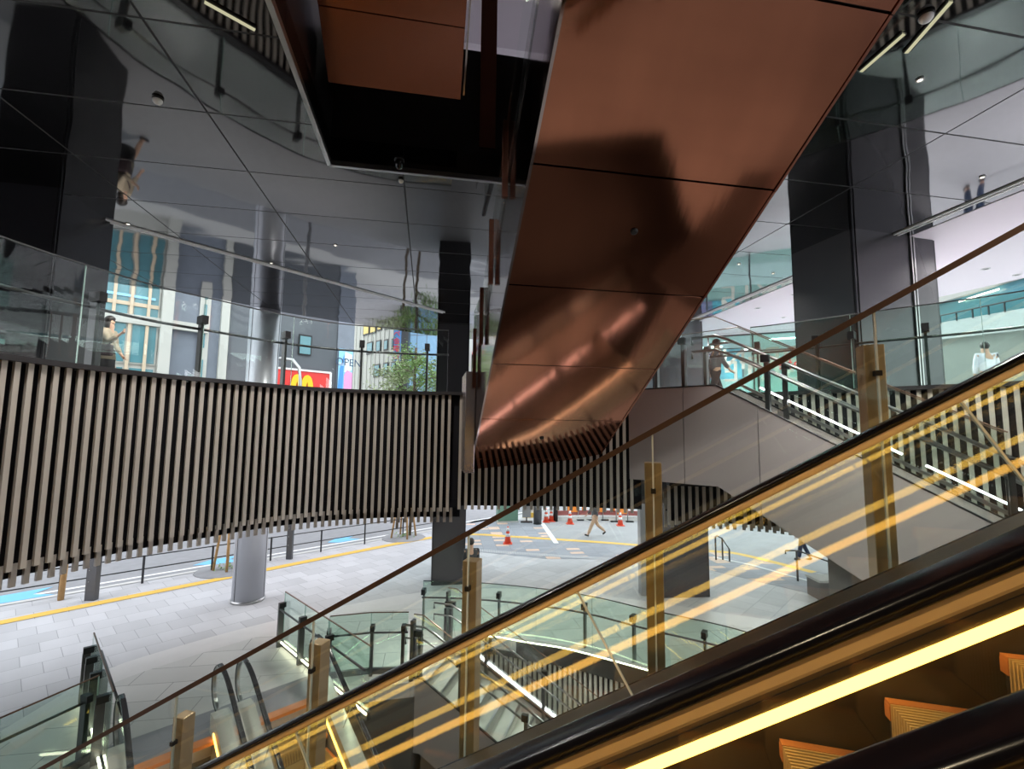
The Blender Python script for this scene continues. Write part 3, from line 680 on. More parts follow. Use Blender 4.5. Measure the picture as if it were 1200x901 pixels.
# ------------------------------------------------------------------ staircases with taupe sides
def stairs(name, label, loc, rotz, run, flat, W, drop, thick, side_m='stair_panel', far_wall=.0, end_drop=0., led='led_white', pan=(1.35,), guard_posts=(), tread_run=.30, tan=TAN, near_glass=True, lh=.16):
    """local x goes down the stair, y across (0 = near side), z = 0 at the upper landing"""
    t = thing(name, label, 'staircase', loc, rotz)
    def zz(x): return -tan*max(0, x)
    def poly(x0, x1, lo, hi): return [(x0, hi), (0, hi), (x1, zz(x1)+hi), (x1, zz(x1)+lo)]+([(0.05, lo)] if x0 < 0 else [])+[(x0, lo)]
    # side panels cut at the joints
    cuts = [-flat]+list(pan)+[run]
    for y in (0, W):
        for a, b in zip(cuts, cuts[1:]):
            a_, b_ = a+.006, b-.006
            top = [(a_, zz(a_))]+([(0, 0)] if a_ < 0 < b_ else [])+[(b_, zz(b_))]
            lo = [(x, z-thick) for x, z in top]
            obj('side_panel', MB().prism([(x, y-.02, z) for x, z in top+lo[::-1]], (0, .04, 0)), side_m, t, True)
    cap = MB()
    for y in (0, W):
        cap.sweep([V((-flat, y, .012)), V((0, y, .012)), V((run, y, zz(run)+.012))], rrect(.05, .024, .006, 1), side=(0, 1, 0), smooth=False)
    obj('edge_cap', cap, 'steel_black', t, True)
    obj('underside', MB().prism([(-flat, .02, -thick), (0, .02, -thick), (run, .02, zz(run)-thick), (run, .02, zz(run)-thick+.05), (0, .02, -thick+.05), (-flat, .02, -thick+.05)], (0, W-.04, 0)), side_m, t, True)
    obj('landing', MB().box(-flat, .02, .03, W-.03, -.22, -.12), 'deck', t, True)
    n = int(run/tread_run); st = MB()
    for i in range(n):
        x = i*tread_run; st.box(x, x+tread_run+.02, .03, W-.03, zz(x+tread_run)-.17, zz(x+tread_run)-.12); st.box(x, x+.02, .03, W-.03, zz(x+tread_run)-.15, zz(x)-.12)
    obj('treads', st, 'tread', t, True)
    ns = MB()
    for i in range(n):
        x = (i+1)*tread_run; ns.box(x-.03, x+.022, .04, W-.04, zz(x)-.121, zz(x)-.116)
    obj('nosing_strips', ns, 'steel_light', t, True)
    gh = 1.15
    xs = [-flat+.05, -flat*.35]+[x for x in [.75+1.25*i for i in range(20)] if x < run-.1]
    for y, yy in ((0, 0), (W, W)):
        for a, b in zip(xs, xs[1:]):
            top = [(a, zz(a)+gh)]+([(0, gh)] if a < 0 < b else [])+[(b-.01, zz(b)+gh)]; lo = [(x, z-gh+.02) for x, z in top]
            obj('glass_panel', MB().prism([(x, y-.006, z) for x, z in top+lo[::-1]], (0, .012, 0)), 'glass', t, True)
        obj('top_edge', MB().sweep([V((xs[0], y, gh)), V((0, y, gh)), V((xs[-1], y, zz(xs[-1])+gh))], rrect(.02, .016, .004, 1), side=(0, 1, 0), smooth=False), 'rail_brown', t, True)
        for x in xs:
            po = obj('post', MB().box(x-.03, x+.03, y+(.03 if y == 0 else -.13), y+(.13 if y == 0 else -.03), zz(x)-.1, zz(x)+.75), 'steel', t, True)
            obj('clamp', MB().box(x-.06, x+.06, y-.03, y+.05, zz(x)+.75, zz(x)+.86), 'steel_black', po, True)
    for y in (.17, W-.17):
        for hh, r in ((.86, .022), (.62, .02)):
            hr = obj('handrail', MB().tube([V((-.45, y, hh-.12)), V((-.45, y, hh)), V((-.05, y, hh)), V((.15, y, hh-.09)), V((run, y, zz(run)+hh))], r), 'steel_mid', t, True)
    if led:
        obj('led_strip', MB().bar((.35, W-.035, zz(.35)+lh), (run*.48, W-.035, zz(run*.48)+lh), .03, .026, side=(0, 1, 0)).bar((run*.48+.25, W-.035, zz(run*.48+.25)+lh), (run, W-.035, zz(run)+lh), .03, .026, side=(0, 1, 0)), led, t, True)
        obj('led_channel', MB().bar((0, W-.05, .11), (run, W-.05, zz(run)+.11), .04, .05, side=(0, 1, 0)), 'steel_light', t, True)
    return t
T0 = V((3.32, 7.68, H+.77))
stB = stairs('staircase', 'taupe sided staircase descending from the upper deck towards the right', T0, math.atan2(Q_.y, Q_.x), 4.6, 1.6, 1.1, 5.3, 1.62, pan=(-.55, .62, 2.0, 3.3), side_m='stair_panel', lh=.23)
S1 = V((-1.63, 9.38, .05))
stS = stairs('basement_staircase', 'glass sided staircase dropping from plaza into the basement below the lit edge', S1, rot, 7.4, .25, 1.6, 4.4, 1.3, pan=(1.9, 3.8, 5.6), side_m='stair_panel', lh=.16)
# closing walls below both stairs
w = MB()
a = T0+Q_*1.42+M_*.06; b = T0+Q_*4.6+M_*.06
def bz(p): return T0.z-TAN*((p-T0).dot(Q_))-1.62
w.prism([V((a.x, a.y, -.0)), V((b.x, b.y, 0)), V((b.x, b.y, max(.1, bz(b)))), V((a.x, a.y, bz(a)))], M_*1.0)
struct('wall_stair', w, 'stair_wall')
w = MB(); a = S1+E_*.0+N_*.03; b = S1+E_*7.4+N_*.03
w.prism([V((a.x, a.y, zb)), V((b.x, b.y, zb)), V((b.x, b.y, zb+.05)), V((a.x, a.y, -1.2))], N_*.03)
struct('wall_stair_base', w, 'stair_wall')
# ------------------------------------------------------------------ deck guards
def at_px(px, path=None):                # point of the deck curve seen at column px
    path = path or inner; best = None
    for p in path:
        d = p.y*(px-600)/F-p.x
        if p.y > 2 and (best is None or abs(d) < best[0]): best = (abs(d), p)
    return best[1]
def guard_along(path, name, label, zg0, zg1, zrail, post_pts, post_h, glass='glass', head=True, zbase=ZD, rail_off=.16, radial=True, rail_r=.02):
    t = thing(name, label, 'guardrail', path[len(path)//2]+UP*zbase)
    L = resample(path, .1); n = max(1, round(len(L)/14)); st = len(L)/n
    for i in range(n):
        seg = L[int(i*st):min(len(L), int((i+1)*st)+1)]
        if len(seg) < 2: continue
        b = MB(); h = (zg1-zg0)/2
        d0 = (seg[1]-seg[0]).normalized()*.004; seg = [seg[0]+d0]+seg[1:-1]+[seg[-1]-d0]
        b.sweep([p+UP*(zg0+zg1)/2 for p in seg], [(.006, -h), (.006, h), (-.006, h), (-.006, -h)], smooth=False)
        obj('glass_panel', b, glass, t)
        obj('panel_joint', MB().bar(seg[0]-d0+UP*zg0, seg[0]-d0+UP*zg1, .007, .014, side=d0), 'edge', t)
    obj('top_edge', MB().sweep([p+UP*(zg1+.008) for p in L], [(.011, -.008), (.011, .008), (-.011, .008), (-.011, -.008)], smooth=False), 'steel', t)
    obj('handrail', MB().tube([p+UP*zrail for p in offs(L, rail_off)], rail_r), 'steel', t)
    for p in post_pts:
        i = min(range(len(L)), key=lambda k: (L[k]-p).length); d = (L[min(i+1, len(L)-1)]-L[max(i-1, 0)]).normalized(); nr = V((-d.y, d.x, 0)); c = L[i]
        po = obj('post', MB().obox(c+nr*.09+UP*(zbase+post_h/2), d*.018, nr*.06, UP*post_h/2), 'steel', t)
        if head: obj('clamp', MB().obox(c+nr*.05+UP*(zbase+post_h+.06), d*.045, nr*.09, UP*.06), 'steel_black', po)
    return t
gl = offs(inner, .08)
pp = [at_px(x, gl) for x in (106, 230, 333, 421, 503)]
guard_along(gl[2:iL-1], 'deck_guard', 'curved glass guard on the deck above the pale slats, woman behind it', 5.35, 6.62, 6.17, pp, .93)
ppr = [at_px(x, gl) for x in (893, 954, 1003, 1086)]
guard_along(gl[iB1+2:], 'deck_guard', 'glass guard along the right deck edge in front of the dark column', 5.35, 6.62, 6.17, ppr, .93, glass='glass_green')
# small guard piece between copper escalator and staircase
guard_along(gl[idx(1.55, 8.9):iB0+2], 'deck_guard', 'short glass guard on the deck edge behind the copper escalator', 5.35, 6.62, 6.17, [gl[iB0-3]], .93, glass='glass_green')
# ------------------------------------------------------------------ guards round the basement opening
def lineguard(pts, name, label, posts, glass='glass_green', h=1.13, rail=.80, led=False, rail_off=.1, slope=None, rail_r=.02, seglen=1.3, post_m='steel'):
    pts = [V(p) for p in pts]; t = thing(name, label, 'guardrail', pts[0])
    path = [p for p in pts]; L = resample(path, .1)+[path[-1]]
    for a, b in zip(path, path[1:]):
        Ln = (b-a).length; n = max(1, round(Ln/seglen)); d = (b-a)/n
        for i in range(n):
            p0, p1 = a+d*i+d.normalized()*.004, a+d*(i+1)-d.normalized()*.004
            obj('glass_panel', MB().prism([p0+UP*.05, p1+UP*.05, p1+UP*h, p0+UP*h], d.cross(UP).normalized()*.012), glass, t)
            obj('panel_joint', MB().bar(a+d*i+UP*.05, a+d*i+UP*h, .01, .016, side=d), 'edge', t)
    obj('top_edge', MB().sweep([p+UP*(h+.008) for p in path], [(.01, -.008), (.01, .008), (-.01, .008), (-.01, -.008)], smooth=False), 'rail_brown', t)
    sd = (path[-1]-path[0]).cross(UP).normalized()*rail_off
    obj('handrail', MB().tube([p+UP*rail+sd for p in path], rail_r), 'steel', t)
    for k in posts:
        i = min(int(k*(len(L)-1)), len(L)-1); c = L[i]; d = (L[min(i+1, len(L)-1)]-L[max(i-1, 0)]).normalized(); nr = d.cross(UP)
        po = obj('post', MB().obox(c+nr*.07+UP*.41, d*.03, nr*.055, UP*.41), post_m, t)
        obj('clamp', MB().obox(c+nr*.05+UP*.87, d*.04, nr*.07, UP*.05), 'steel_black', po)
    obj('base_channel', MB().sweep([p+UP*.05 for p in path], [(.03, -.06), (.03, .06), (-.03, .06), (-.03, -.06)], smooth=False), 'steel', t)
    if led:
        obj('led_strip', MB().sweep([p-sd.normalized()*.0+sd.normalized()*(.045 if led > 0 else -.045)+UP*.10 for p in path], [(.012, -.012), (.012, .012), (-.012, .012), (-.012, -.012)], smooth=False), 'led_lime', t)
    return t
G0 = PZ(331, 757, 0)
lineguard([G0, G0+Q_*2.15, G0+Q_*3.7], 'glass_guard', 'lit glass guard at the right side of the right basement escalator', [0.0, .3, .62], led=1)
GLp = V((-7.21, 8.61, 0))
lineguard([GLp, GLp+Q_*1.2, GLp+Q_*2.6], 'glass_guard', 'glass guard seen almost end on at left of the basement escalators', [0.03, .22, .45, .8], led=-1, rail_off=-.12)
_a = PZ(116, 792, 1.13); _b = PZ(0, 842, 1.13); _a.z = _b.z = 0
lineguard([_a, _b, _b*2-_a], 'glass_guard', 'glass guard at the bottom left border with warm lit handrail', [.05, .5], led=0)
lineguard([V((-3.43, 9.45, 0)), V((-2.7, 9.66, 0)), V((-1.98, 9.70, 0))], 'glass_guard', 'low glass guard between right basement escalator and basement staircase', [0.0, .55, .97])
fgs = spline([V((x, y, 0)) for x, y in ((-2.05, 11.65), (-.76, 11.56), (.86, 11.13), (1.89, 10.64), (2.83, 9.95), (4.10, 9.1), (4.9, 8.15))], 6)
guard_along(fgs, 'glass_guard', 'long curved glass guard above the lit slatted void edge', .02, 1.13, .80, [fgs[0], fgs[8], fgs[16], fgs[22], fgs[28]], .82, glass='glass_green', zbase=0, rail_off=-.12)
# newel posts at the head of the basement stair
for p, l in ((V((-1.83, 9.42, 0)), 'near'), (V((-1.38, 11.05, 0)), 'far')):
    tt = tag(obj('newel_post', MB().obox(p+UP*.55, E_*.03, N_*.06, UP*.55), 'steel'), f'dark steel newel post at the {l} side of the basement staircase head', 'post')
# ------------------------------------------------------------------ street furniture
for k in range(-9, 7):
    pass
def rail_unit(a, b, n, label):
    t = thing('street_railing', label, 'railing', a)
    for i in range(n+1):
        p = a+(b-a)*i/n; obj('post', MB().bar(p, p+UP*.82, .045, .045), 'steel_black', t)
    for z in (.80, .42): obj('rail', MB().tube([a+UP*z, b+UP*z], .018, 6), 'steel_black', t)
rail_unit(kk(-11.5, -.25), kk(10.4, -.25), 12, 'low black two rail fence along the kerb of the road')
def sign_post(p, h, r, label, flat=True):
    t = thing('street_post', label, 'post', p)
    obj('shaft', MB().box(-r, r, -r*.6, r*.6, 0, h) if flat else MB().lathe((0, 0, 0), [(r, 0), (r, h)], 14), 'steel', t, True)
    obj('bolts', MB().ball((-r*.4, -r*.65, .5), .012, 8, 5).ball((-r*.4, -r*.65, .8), .012, 8, 5).ball((-r*.4, -r*.65, 1.1), .012, 8, 5), 'steel_light', t, True)
sign_post(PZ(107, 703, 0), 2.7, .13, 'broad dark street post below the left slats')
sign_post(PZ(339, 655, 0), 2.9, .10, 'slimmer dark street post just right of the round column')
def stake_set(p, label, tree=False, n=4, r=.42, h=1.5):
    t = thing('tree_stakes', label, 'tree support', p)
    for i in range(n):
        a = math.pi*2*i/n+.5; b0 = V((math.cos(a)*r, math.sin(a)*r, 0))
        obj('stake', MB().tube([b0, b0*.45+UP*h], .04, 8), 'wood', t, True)
    obj('crossbar', MB().tube([V((-.3, 0, h*.8)), V((.3, .05, h*.8))], .03, 8), 'wood', t, True)
    obj('planting_bed', MB().lathe((0, 0, 0), [(.95, 0), (.9, .03), (.001, .05)], 20), 'asphalt', t, True)
    b = MB()
    for i in range(60):
        a = random.uniform(0, 6.28); q = random.uniform(.0, .5); c = V((q*math.cos(a), q*math.sin(a), random.uniform(.04, .22))); d = V((random.uniform(-1, 1), random.uniform(-1, 1), random.uniform(.2, 1))).normalized()*.09
        s = d.cross(UP).normalized()*.03; b.add([c-s, c+d, c+s], [(0, 1, 2)])
    obj('groundcover', b, 'leaf', t, True)
stake_set(PZ(266, 668, 0), 'wooden tree stakes behind the round column', r=.4, h=1.9)
s2p = PZ(473, 630, 0)
stake_set(s2p, 'wooden tree stakes left of the dark square plaza column', r=.55, h=2.0)
tag(obj('wooden_stake', MB().tube([PZ(71, 703, 0), PZ(71, 703, 0)+V((.03, .03, 1.9))], .07, 10), 'wood'), 'single pale wooden stake near the broad dark street post', 'stake')
def tree(p, label, h, w, m, z0, nl=1800, trunk=True, name='street_tree'):
    t = thing(name, label, 'tree', p)
    tr = MB(); tr.sweep([V((0, 0, 0)), V((.05, .02, h*.3)), V((-.04, .05, h*.55)), V((.03, 0, h*.92))], [(.065*math.cos(a), .065*math.sin(a)) for a in [k*math.pi/4 for k in range(8)]])
    br = []
    for i in range(22):
        a = random.uniform(0, 6.28); z = random.uniform(z0, h*.85); l = w*random.uniform(.35, 1.0)*(1-abs(z-(z0+h)/2)/(h)*.8)
        e = V((math.cos(a)*l, math.sin(a)*l, z+random.uniform(.2, 1.0))); br.append((V((0, 0, z)), e)); tr.tube([V((0, 0, z)), (V((0, 0, z))+e)/2+V((0, 0, .12)), e], .022, 5)
    obj('trunk', tr, m[1], t, True)
    lf = MB()
    for i in range(nl):
        a, e = random.choice(br); k = random.uniform(.25, 1.08); c = a+(e-a)*k+V((random.gauss(0, .17), random.gauss(0, .17), random.gauss(0, .17)))
        d = V((random.uniform(-1, 1), random.uniform(-1, 1), random.uniform(-.6, .6))).normalized()*random.uniform(.07, .13); s = d.cross(V((random.uniform(-1, 1), random.uniform(-1, 1), 1))).normalized()*.045
        lf.add([c-d*.5, c+s, c+d*.5, c-s], [(0, 1, 2, 3)])
    obj('foliage', lf, m[0], t, True)
tree(s2p+V((.2, .3, 0)), 'leafy young tree inside the wooden stakes, left of dark square column', 9.2, 1.7, ('leaf', 'bark'), 5.0, 3000)
tree(PZ(505, 622, 0)+V((.6, 1.5, 0)), 'pale green thin tree in front of the blue building', 8.7, 2.0, ('leaf_pale', 'bark'), 5.6, 3600)
tree(PZ(440, 634, 0)+V((.3, 2.5, 0)), 'pale green thin tree in front of the white office block', 9.1, 2.0, ('leaf_pale', 'bark'), 5.6, 3400)
# cones, bollards, barriers
def cone_proto():
    t = thing('traffic_cone', 'red and white traffic cone alone on the speckled paving', 'traffic cone', PZ(595, 637, 0), 0, 'traffic cones on the plaza')
    obj('base', MB().box(-.19, .19, -.19, .19, 0, .04), 'cone', t, True, bevel=.01)
    obj('body', MB().lathe((0, 0, 0), [(.145, .04), (.035, .70), (.02, .71)], 20), 'cone', t, True)
    for a, b in ((.30, .42), (.52, .66)):
        r = lambda z: .146-(z-.04)/.66*.11
        obj('reflective_band', MB().lathe((0, 0, 0), [(r(a)+.001, a), (r(b)+.003, b)], 20), 'white', t, True)
    return t
cone = cone_proto()
for x, y, l in ((640, 612, 'red traffic cone right of the dark bollard, first of two together'), (646, 611, 'red traffic cone right of the dark bollard, second of two together'), (668, 614, 'red traffic cone on pale asphalt left of the walking legs'), (727, 616, 'red traffic cone on pale asphalt right of the walking legs')):
    dup(cone, PZ(x, y, 0), l)
for x, y, l, m in ((630, 614, 'thick dark bollard left of the red cones', 'steel'), (651, 611, 'slim dark bollard right of the red cones', 'steel_black')):
    p = PZ(x, y, 0); t = thing('bollard', l, 'bollard', p)
    r = .21 if m == 'steel' else .12
    obj('shaft', MB().lathe((0, 0, 0), [(r, 0), (r, 1.1), (r*.8, 1.15)], 20), m, t, True)
    obj('cap', MB().lathe((0, 0, 0), [(r*.8, 1.15), (r*.3, 1.19), (.001, 1.2)], 20), 'steel_black', t, True)
bl = [V((2.4, 25.6, 0)), V((5, 25.9, 0)), V((9, 25.4, 0)), V((16, 23.5, 0))]
t = thing('site_barrier', 'long low white and maroon barrier behind the traffic cones', 'barrier', bl[1])
bb = spline(bl, 6)
obj('concrete_base', MB().sweep([p+UP*.1 for p in bb], [(.15, -.1), (.1, .1), (-.1, .1), (-.15, -.1)], smooth=False), 'concrete', t)
obj('white_board', MB().sweep([p+UP*.24 for p in bb], [(.12, -.04), (.12, .04), (-.12, .04), (-.12, -.04)], smooth=False), 'white', t)
obj('maroon_board', MB().sweep([p+UP*.40 for p in bb], [(.05, -.12), (.05, .12), (-.05, .12), (-.05, -.12)], smooth=False), 'maroon', t)
for p in resample(bb, 1.55):
    be = obj('beacon', MB().lathe(p+UP*.52, [(.11, 0), (.13, .12), (.09, .25), (.001, .28)], 12), 'cone_orange', t)
def fence_barrier(px, py, label):
    p = PZ(px, py, 0); t = thing('pipe_barrier', label, 'barrier', p)
    obj('frame', MB().tube([V((-.3, 0, .05)), V((-.3, 0, .8)), V((-.2, 0, .95)), V((.2, 0, .95)), V((.3, 0, .8)), V((.3, 0, .05))], .025), 'steel_light', t, True)
    obj('board', MB().box(-.27, .27, -.02, .02, .45, .75), 'cone_orange', t, True)
    obj('foot', MB().box(-.6, -.2, -.06, .06, 0, .08).box(.2, .6, -.06, .06, 0, .08), 'steel_black', t, True)
fence_barrier(671, 610, 'pipe barrier with orange board behind the cone left of the walking legs')
fence_barrier(700, 610, 'pipe barrier with orange board behind the walking legs')
fence_barrier(729, 612, 'pipe barrier with orange board behind the cone right of the walking legs')
p = PZ(623, 606, 0); t = thing('warning_stand', 'orange and white warning stand with amber lamp behind the thick bollard', 'barrier', p)
obj('board', MB().box(-.45, .45, -.03, .03, .25, .85), 'white', t, True); obj('stripes', MB().box(-.42, -.2, -.035, .035, .3, .8).box(.1, .35, -.035, .035, .3, .8), 'cone', t, True)
obj('lamp', MB().lathe((0, 0, .85), [(.14, 0), (.16, .12), (.08, .28), (.001, .3)], 14), 'cone_orange', t, True); obj('foot_bar', MB().box(-.5, .5, -.15, .15, 0, .25), 'tactile', t, True)
p = PZ(594, 611, 0); t = thing('utility_cabinet', 'green roadside utility cabinet at the end of the fascia', 'cabinet', p, .2)
obj('body', MB().box(-.52, .52, -.35, .35, .08, 1.5), 'green_box', t, True, bevel=.02); obj('plinth', MB().box(-.56, .56, -.38, .38, 0, .08), 'concrete', t, True)
obj('door', MB().box(-.48, -.01, -.37, -.35, .15, 1.42), 'green_box', t, True); obj('door', MB().box(.01, .48, -.37, -.35, .15, 1.42), 'green_box', t, True)
p = PZ(617, 612, 0); t = thing('notice_board', 'pale grey standing board beside the green cabinet', 'sign', p)
obj('board', MB().box(-.22, .22, -.02, .02, .25, .95), 'steel_light', t, True); obj('stand', MB().box(-.3, .3, -.15, .15, 0, .06).box(-.03, .03, .02, .05, .05, .9), 'steel_black', t, True)
# little railings and ledge at the right of the plaza
t = thing('step_railing', 'short dark railing of three posts beside the wide black plaza column', 'railing', PZ(839, 656, 0))
pr = [PZ(839, 656, 0), PZ(847, 656, 0), PZ(855, 658, 0)]
for p, h in zip(pr, (.85, .8, .45)): obj('post', MB().bar(p, p+UP*h, .045, .045), 'steel', t)
obj('rail', MB().tube([pr[0]+UP*.8, pr[0]+UP*.88+V((.05, 0, 0)), pr[1]+UP*.78, pr[2]+UP*.45], .022), 'steel', t)
t = thing('step_railing', 'dark tube railing left of the grey wall under the taupe staircase', 'railing', PZ(935, 680, 0))
p = PZ(935, 681, 0); obj('post', MB().bar(p, p+UP*.95, .045, .045), 'steel', t); obj('rail', MB().tube([p+V((-.3, .1, .82)), p+V((-.3, .1, .93)), p+V((.1, .1, .93)), p+V((1.6, -.6, .45))], .024), 'steel', t)
t = thing('stone_ledge', 'low grey stone ledge beside the grey wall under the staircase', 'ledge', PZ(968, 700, 0))
obj('ledge', MB().box(-.35, 1.2, -.3, .3, 0, .5), 'stair_wall', t, True); obj('ledge_top', MB().box(-.38, 1.2, -.33, .33, .5, .56), 'concrete', t, True)
# ------------------------------------------------------------------ buildings across the street
def fk(k, z, off=13.3): return kk(k, off)+UP*z
MT['bl_white'] = mat('white_frame', (.50, .50, .46, 1), .5)
MT['bl_tan'] = mat('tan_mullion', (.62, .50, .36, 1), .5)
MT['bl_glass'] = mat('teal_window', (.10, .26, .30, 1), .15, spec=.6, noise=.5, nscale=.5)
MT['bl_grey'] = mat('blue_grey_cladding', (.19, .215, .26, 1), .6, noise=.15, nscale=2)
MT['bl_dark'] = mat('dark_render', (.10, .11, .125, 1), .7, noise=.12, nscale=.8)
MT['bl_cream'] = mat('cream_panels', (.46, .46, .42, 1), .6)
MT['bl_blue'] = mat('pale_blue_panels', (.26, .45, .66, 1), .5)
MT['sign_red'] = mat('sign_red', (.72, .035, .03, 1), .5)
MT['sign_yellow'] = mat('sign_yellow', (.88, .55, .01, 1), .5)
MT['sign_blue'] = mat('sign_blue', (.10, .26, .55, 1), .5)
MT['sign_text'] = mat('sign_text_red', (.75, .05, .06, 1), .5)
MT['poster_sky'] = mat('poster_sky', (.30, .62, .88, 1), .5); MT['poster_blue'] = mat('poster_blue', (.06, .28, .70, 1), .5)
MT['poster_pink'] = mat('poster_pink', (.85, .32, .58, 1), .5); MT['poster_pale'] = mat('poster_pale', (.75, .85, .92, 1), .5); MT['ink'] = mat('ink', (.03, .06, .12, 1), .5)
MT['yellow_blind'] = mat('yellow_blind', (.75, .58, .20, 1), .6)
out_d = V((-.714, .70, 0))
def kpx(px, off=13.3):                  # k of the facade point seen at column px
    t_ = (px-600)/F; o = kk(0, off)
    return (o.x-t_*o.y)/(t_*M_.y-M_.x)
def zpx(px, py, off=13.3):
    p = kk(kpx(px, off), off); d = ray(px, py); return H+d.z*(p.y/d.y)
ka, kb = kpx(30), kpx(187); kc = kpx(228); kd = kpx(262); ke = kpx(413)
b1 = thing('glass_office', 'glass fronted building with white frames behind the walking woman', 'building', fk(kb, 0))
obj('wall', MB().prism([fk(ka-6, 0, 13.5), fk(kb, 0, 13.5), fk(kb, 24, 13.5), fk(ka-6, 24, 13.5)], out_d*8), 'bl_white', b1)
fr = kb-ka+6; nb = 6
zl = [zpx(150, 432), zpx(150, 421), zpx(150, 375), zpx(150, 364), zpx(150, 355), zpx(150, 318)]
z1, z2, z3, z4 = zpx(140, 425), zpx(140, 377), zpx(140, 371), zpx(140, 300)
kms = [ka-4, ka, kpx(68), kpx(100), kpx(144), kb-.25]
for i, (a, b) in enumerate(zip(kms, kms[1:])):
    for za, zb_, nm in ((1.0, z1-.15, 0), (z1, z2, 1), (z3, z4+2.5, 2), (z4+3.0, 23, 3)):
        wn = obj('window', MB().prism([fk(a+.06, za, 13.46), fk(b-.06, za, 13.46), fk(b-.06, zb_, 13.46), fk(a+.06, zb_, 13.46)], -out_d*.05), 'bl_white', b1)
        obj('pane', MB().prism([fk(a+.14, za+.08, 13.40), fk(b-.14, za+.08, 13.40), fk(b-.14, zb_-.08, 13.40), fk(a+.14, zb_-.08, 13.40)], -out_d*.02), 'bl_glass', wn)
mu = MB()
for k_ in (kpx(68), kpx(100), kpx(123), kpx(144), kpx(165)): mu.obox(fk(k_, 10, 13.32), M_*.07, out_d*.06, UP*9)
mu.obox(fk((ka+kb)/2-1, zpx(140, 355), 13.34), M_*(kb-ka)/1.6, out_d*.03, UP*.10)
obj('mullions', mu, 'bl_tan', b1)
obj('cornice', MB().obox(fk((ka+kb)/2-2, z2+.18, 13.3), M_*(kb-ka+8)/2, out_d*.14, UP*.24), 'bl_white', b1)
obj('light_band', MB().obox(fk((ka+kb)/2-1, zpx(140, 346), 13.30), M_*(kb-ka)/1.7, out_d*.02, UP*.07), 'poster_sky', b1)
obj('corner_post', MB().obox(fk(kb, 12, 13.2), M_*.26, out_d*.2, UP*12), 'bl_white', b1)
b2 = thing('grey_building', 'narrow blue grey building with slim white framed window', 'building', fk(kc, 0))
obj('wall', MB().prism([fk(kb+.3, 0, 13.6), fk(kd, 0, 13.6), fk(kd, 22, 13.6), fk(kb+.3, 22, 13.6)], out_d*8), 'bl_grey', b2)
kw0, kw1 = kpx(227), kpx(240)
wf = MB(); wf.prism([fk(kw0, 3, 13.56), fk(kw1, 3, 13.56), fk(kw1, 21, 13.56), fk(kw0, 21, 13.56)], -out_d*.08); wn = obj('window_frame', wf, 'bl_white', b2)
for a, b in ((zpx(233, 437)-1, zpx(233, 421)), (zpx(233, 407), zpx(233, 356)), (zpx(233, 350), zpx(233, 320)+3)):
    obj('pane', MB().prism([fk(kw0+.2, a, 13.46), fk(kw1-.2, a, 13.46), fk(kw1-.2, b, 13.46), fk(kw0+.2, b, 13.46)], -out_d*.03), 'bl_glass', wn)
obj('corner_post', MB().obox(fk(kpx(258), 11, 13.5), M_*.22, out_d*.15, UP*11), 'bl_white', b2)
b3 = thing('dark_building', 'dark grey rendered building with one small window above the red sign', 'building', fk(ke, 0))
obj('wall', MB().prism([fk(kd+.1, 0, 13.5), fk(ke, 0, 13.5), fk(ke, 26, 13.5), fk(kd+.1, 26, 13.5)], out_d*10), 'bl_dark', b3)
obj('blue_bay', MB().prism([fk(kpx(393.5), 0, 13.46), fk(ke, 0, 13.46), fk(ke, 26, 13.46), fk(kpx(393.5), 26, 13.46)], -out_d*.04), 'bl_grey', b3)
def frect(x0, y0, x1, y1, off, th, m, name, parent):
    k0, k1 = kpx(x0), kpx(x1); za, zb_ = zpx((x0+x1)/2, y1), zpx((x0+x1)/2, y0)
    return obj(name, MB().prism([fk(k0, za, off), fk(k1, za, off), fk(k1, zb_, off), fk(k0, zb_, off)], -out_d*th), m, parent)
wn = frect(347, 392, 362.5, 416, 13.46, .06, 'steel_black', 'window', b3); frect(348.3, 394, 361, 414.5, 13.38, .03, 'bl_glass', 'pane', wn)
ks0, ks1 = kpx(300), kpx(385.5); zs1 = zpx(343, 433); zs0 = zs1-3.2
sg = thing('arches_sign', 'red sign board with golden arches on the dark building', 'sign', fk((ks0+ks1)/2, zs0, 13.3))
obj('board', MB().prism([fk(ks0, zs0, 13.4), fk(ks1, zs0, 13.4), fk(ks1, zs1, 13.4), fk(ks0, zs1, 13.4)], -out_d*.15), 'sign_red', sg)
fm = MB()
for a, b in (((ks0, zs1), (ks1, zs1)), ((ks1, zs0), (ks1, zs1)), ((ks0, zs0), (ks1, zs0))): fm.bar(fk(a[0], a[1], 13.22), fk(b[0], b[1], 13.22), .12, .12)
obj('frame', fm, 'white', sg)
am = MB(); kcx = kpx(352); wa = (kpx(364)-kpx(340))/4; zt = zpx(352, 442); zb_ = zt-2.4
for s in (-1, 1):
    pts = []
    for i in range(17):
        a = math.pi*i/16; x = kcx+s*wa-math.cos(a)*wa*.9; z = zt-2.3+2.3*math.sin(a)**.62
        pts.append(fk(x, z, 13.18))
    am.sweep(pts, [(.17, -.05), (.17, .05), (-.17, .05), (-.17, -.05)], side=None, smooth=False) if False else am.sweep(pts, [(-.03, -.17), (.03, -.17), (.03, .17), (-.03, .17)], side=out_d, smooth=False)
obj('emblem', am, 'sign_yellow', sg)
ps = thing('poster_banner', 'tall blue and pink poster with opening notice on the dark building', 'poster', fk(kpx(403), 4, 13.3))
k0, k1 = kpx(394.5), kpx(411); zt_, zl_ = zpx(402, 409), zpx(402, 470)
obj('sheet', MB().prism([fk(k0, zl_, 13.3), fk(k1, zl_, 13.3), fk(k1, zt_, 13.3), fk(k0, zt_, 13.3)], -out_d*.03), 'poster_sky', ps)
def pf(u, v): return fk(k0+(k1-k0)*u, zl_+(zt_-zl_)*v, 13.255)
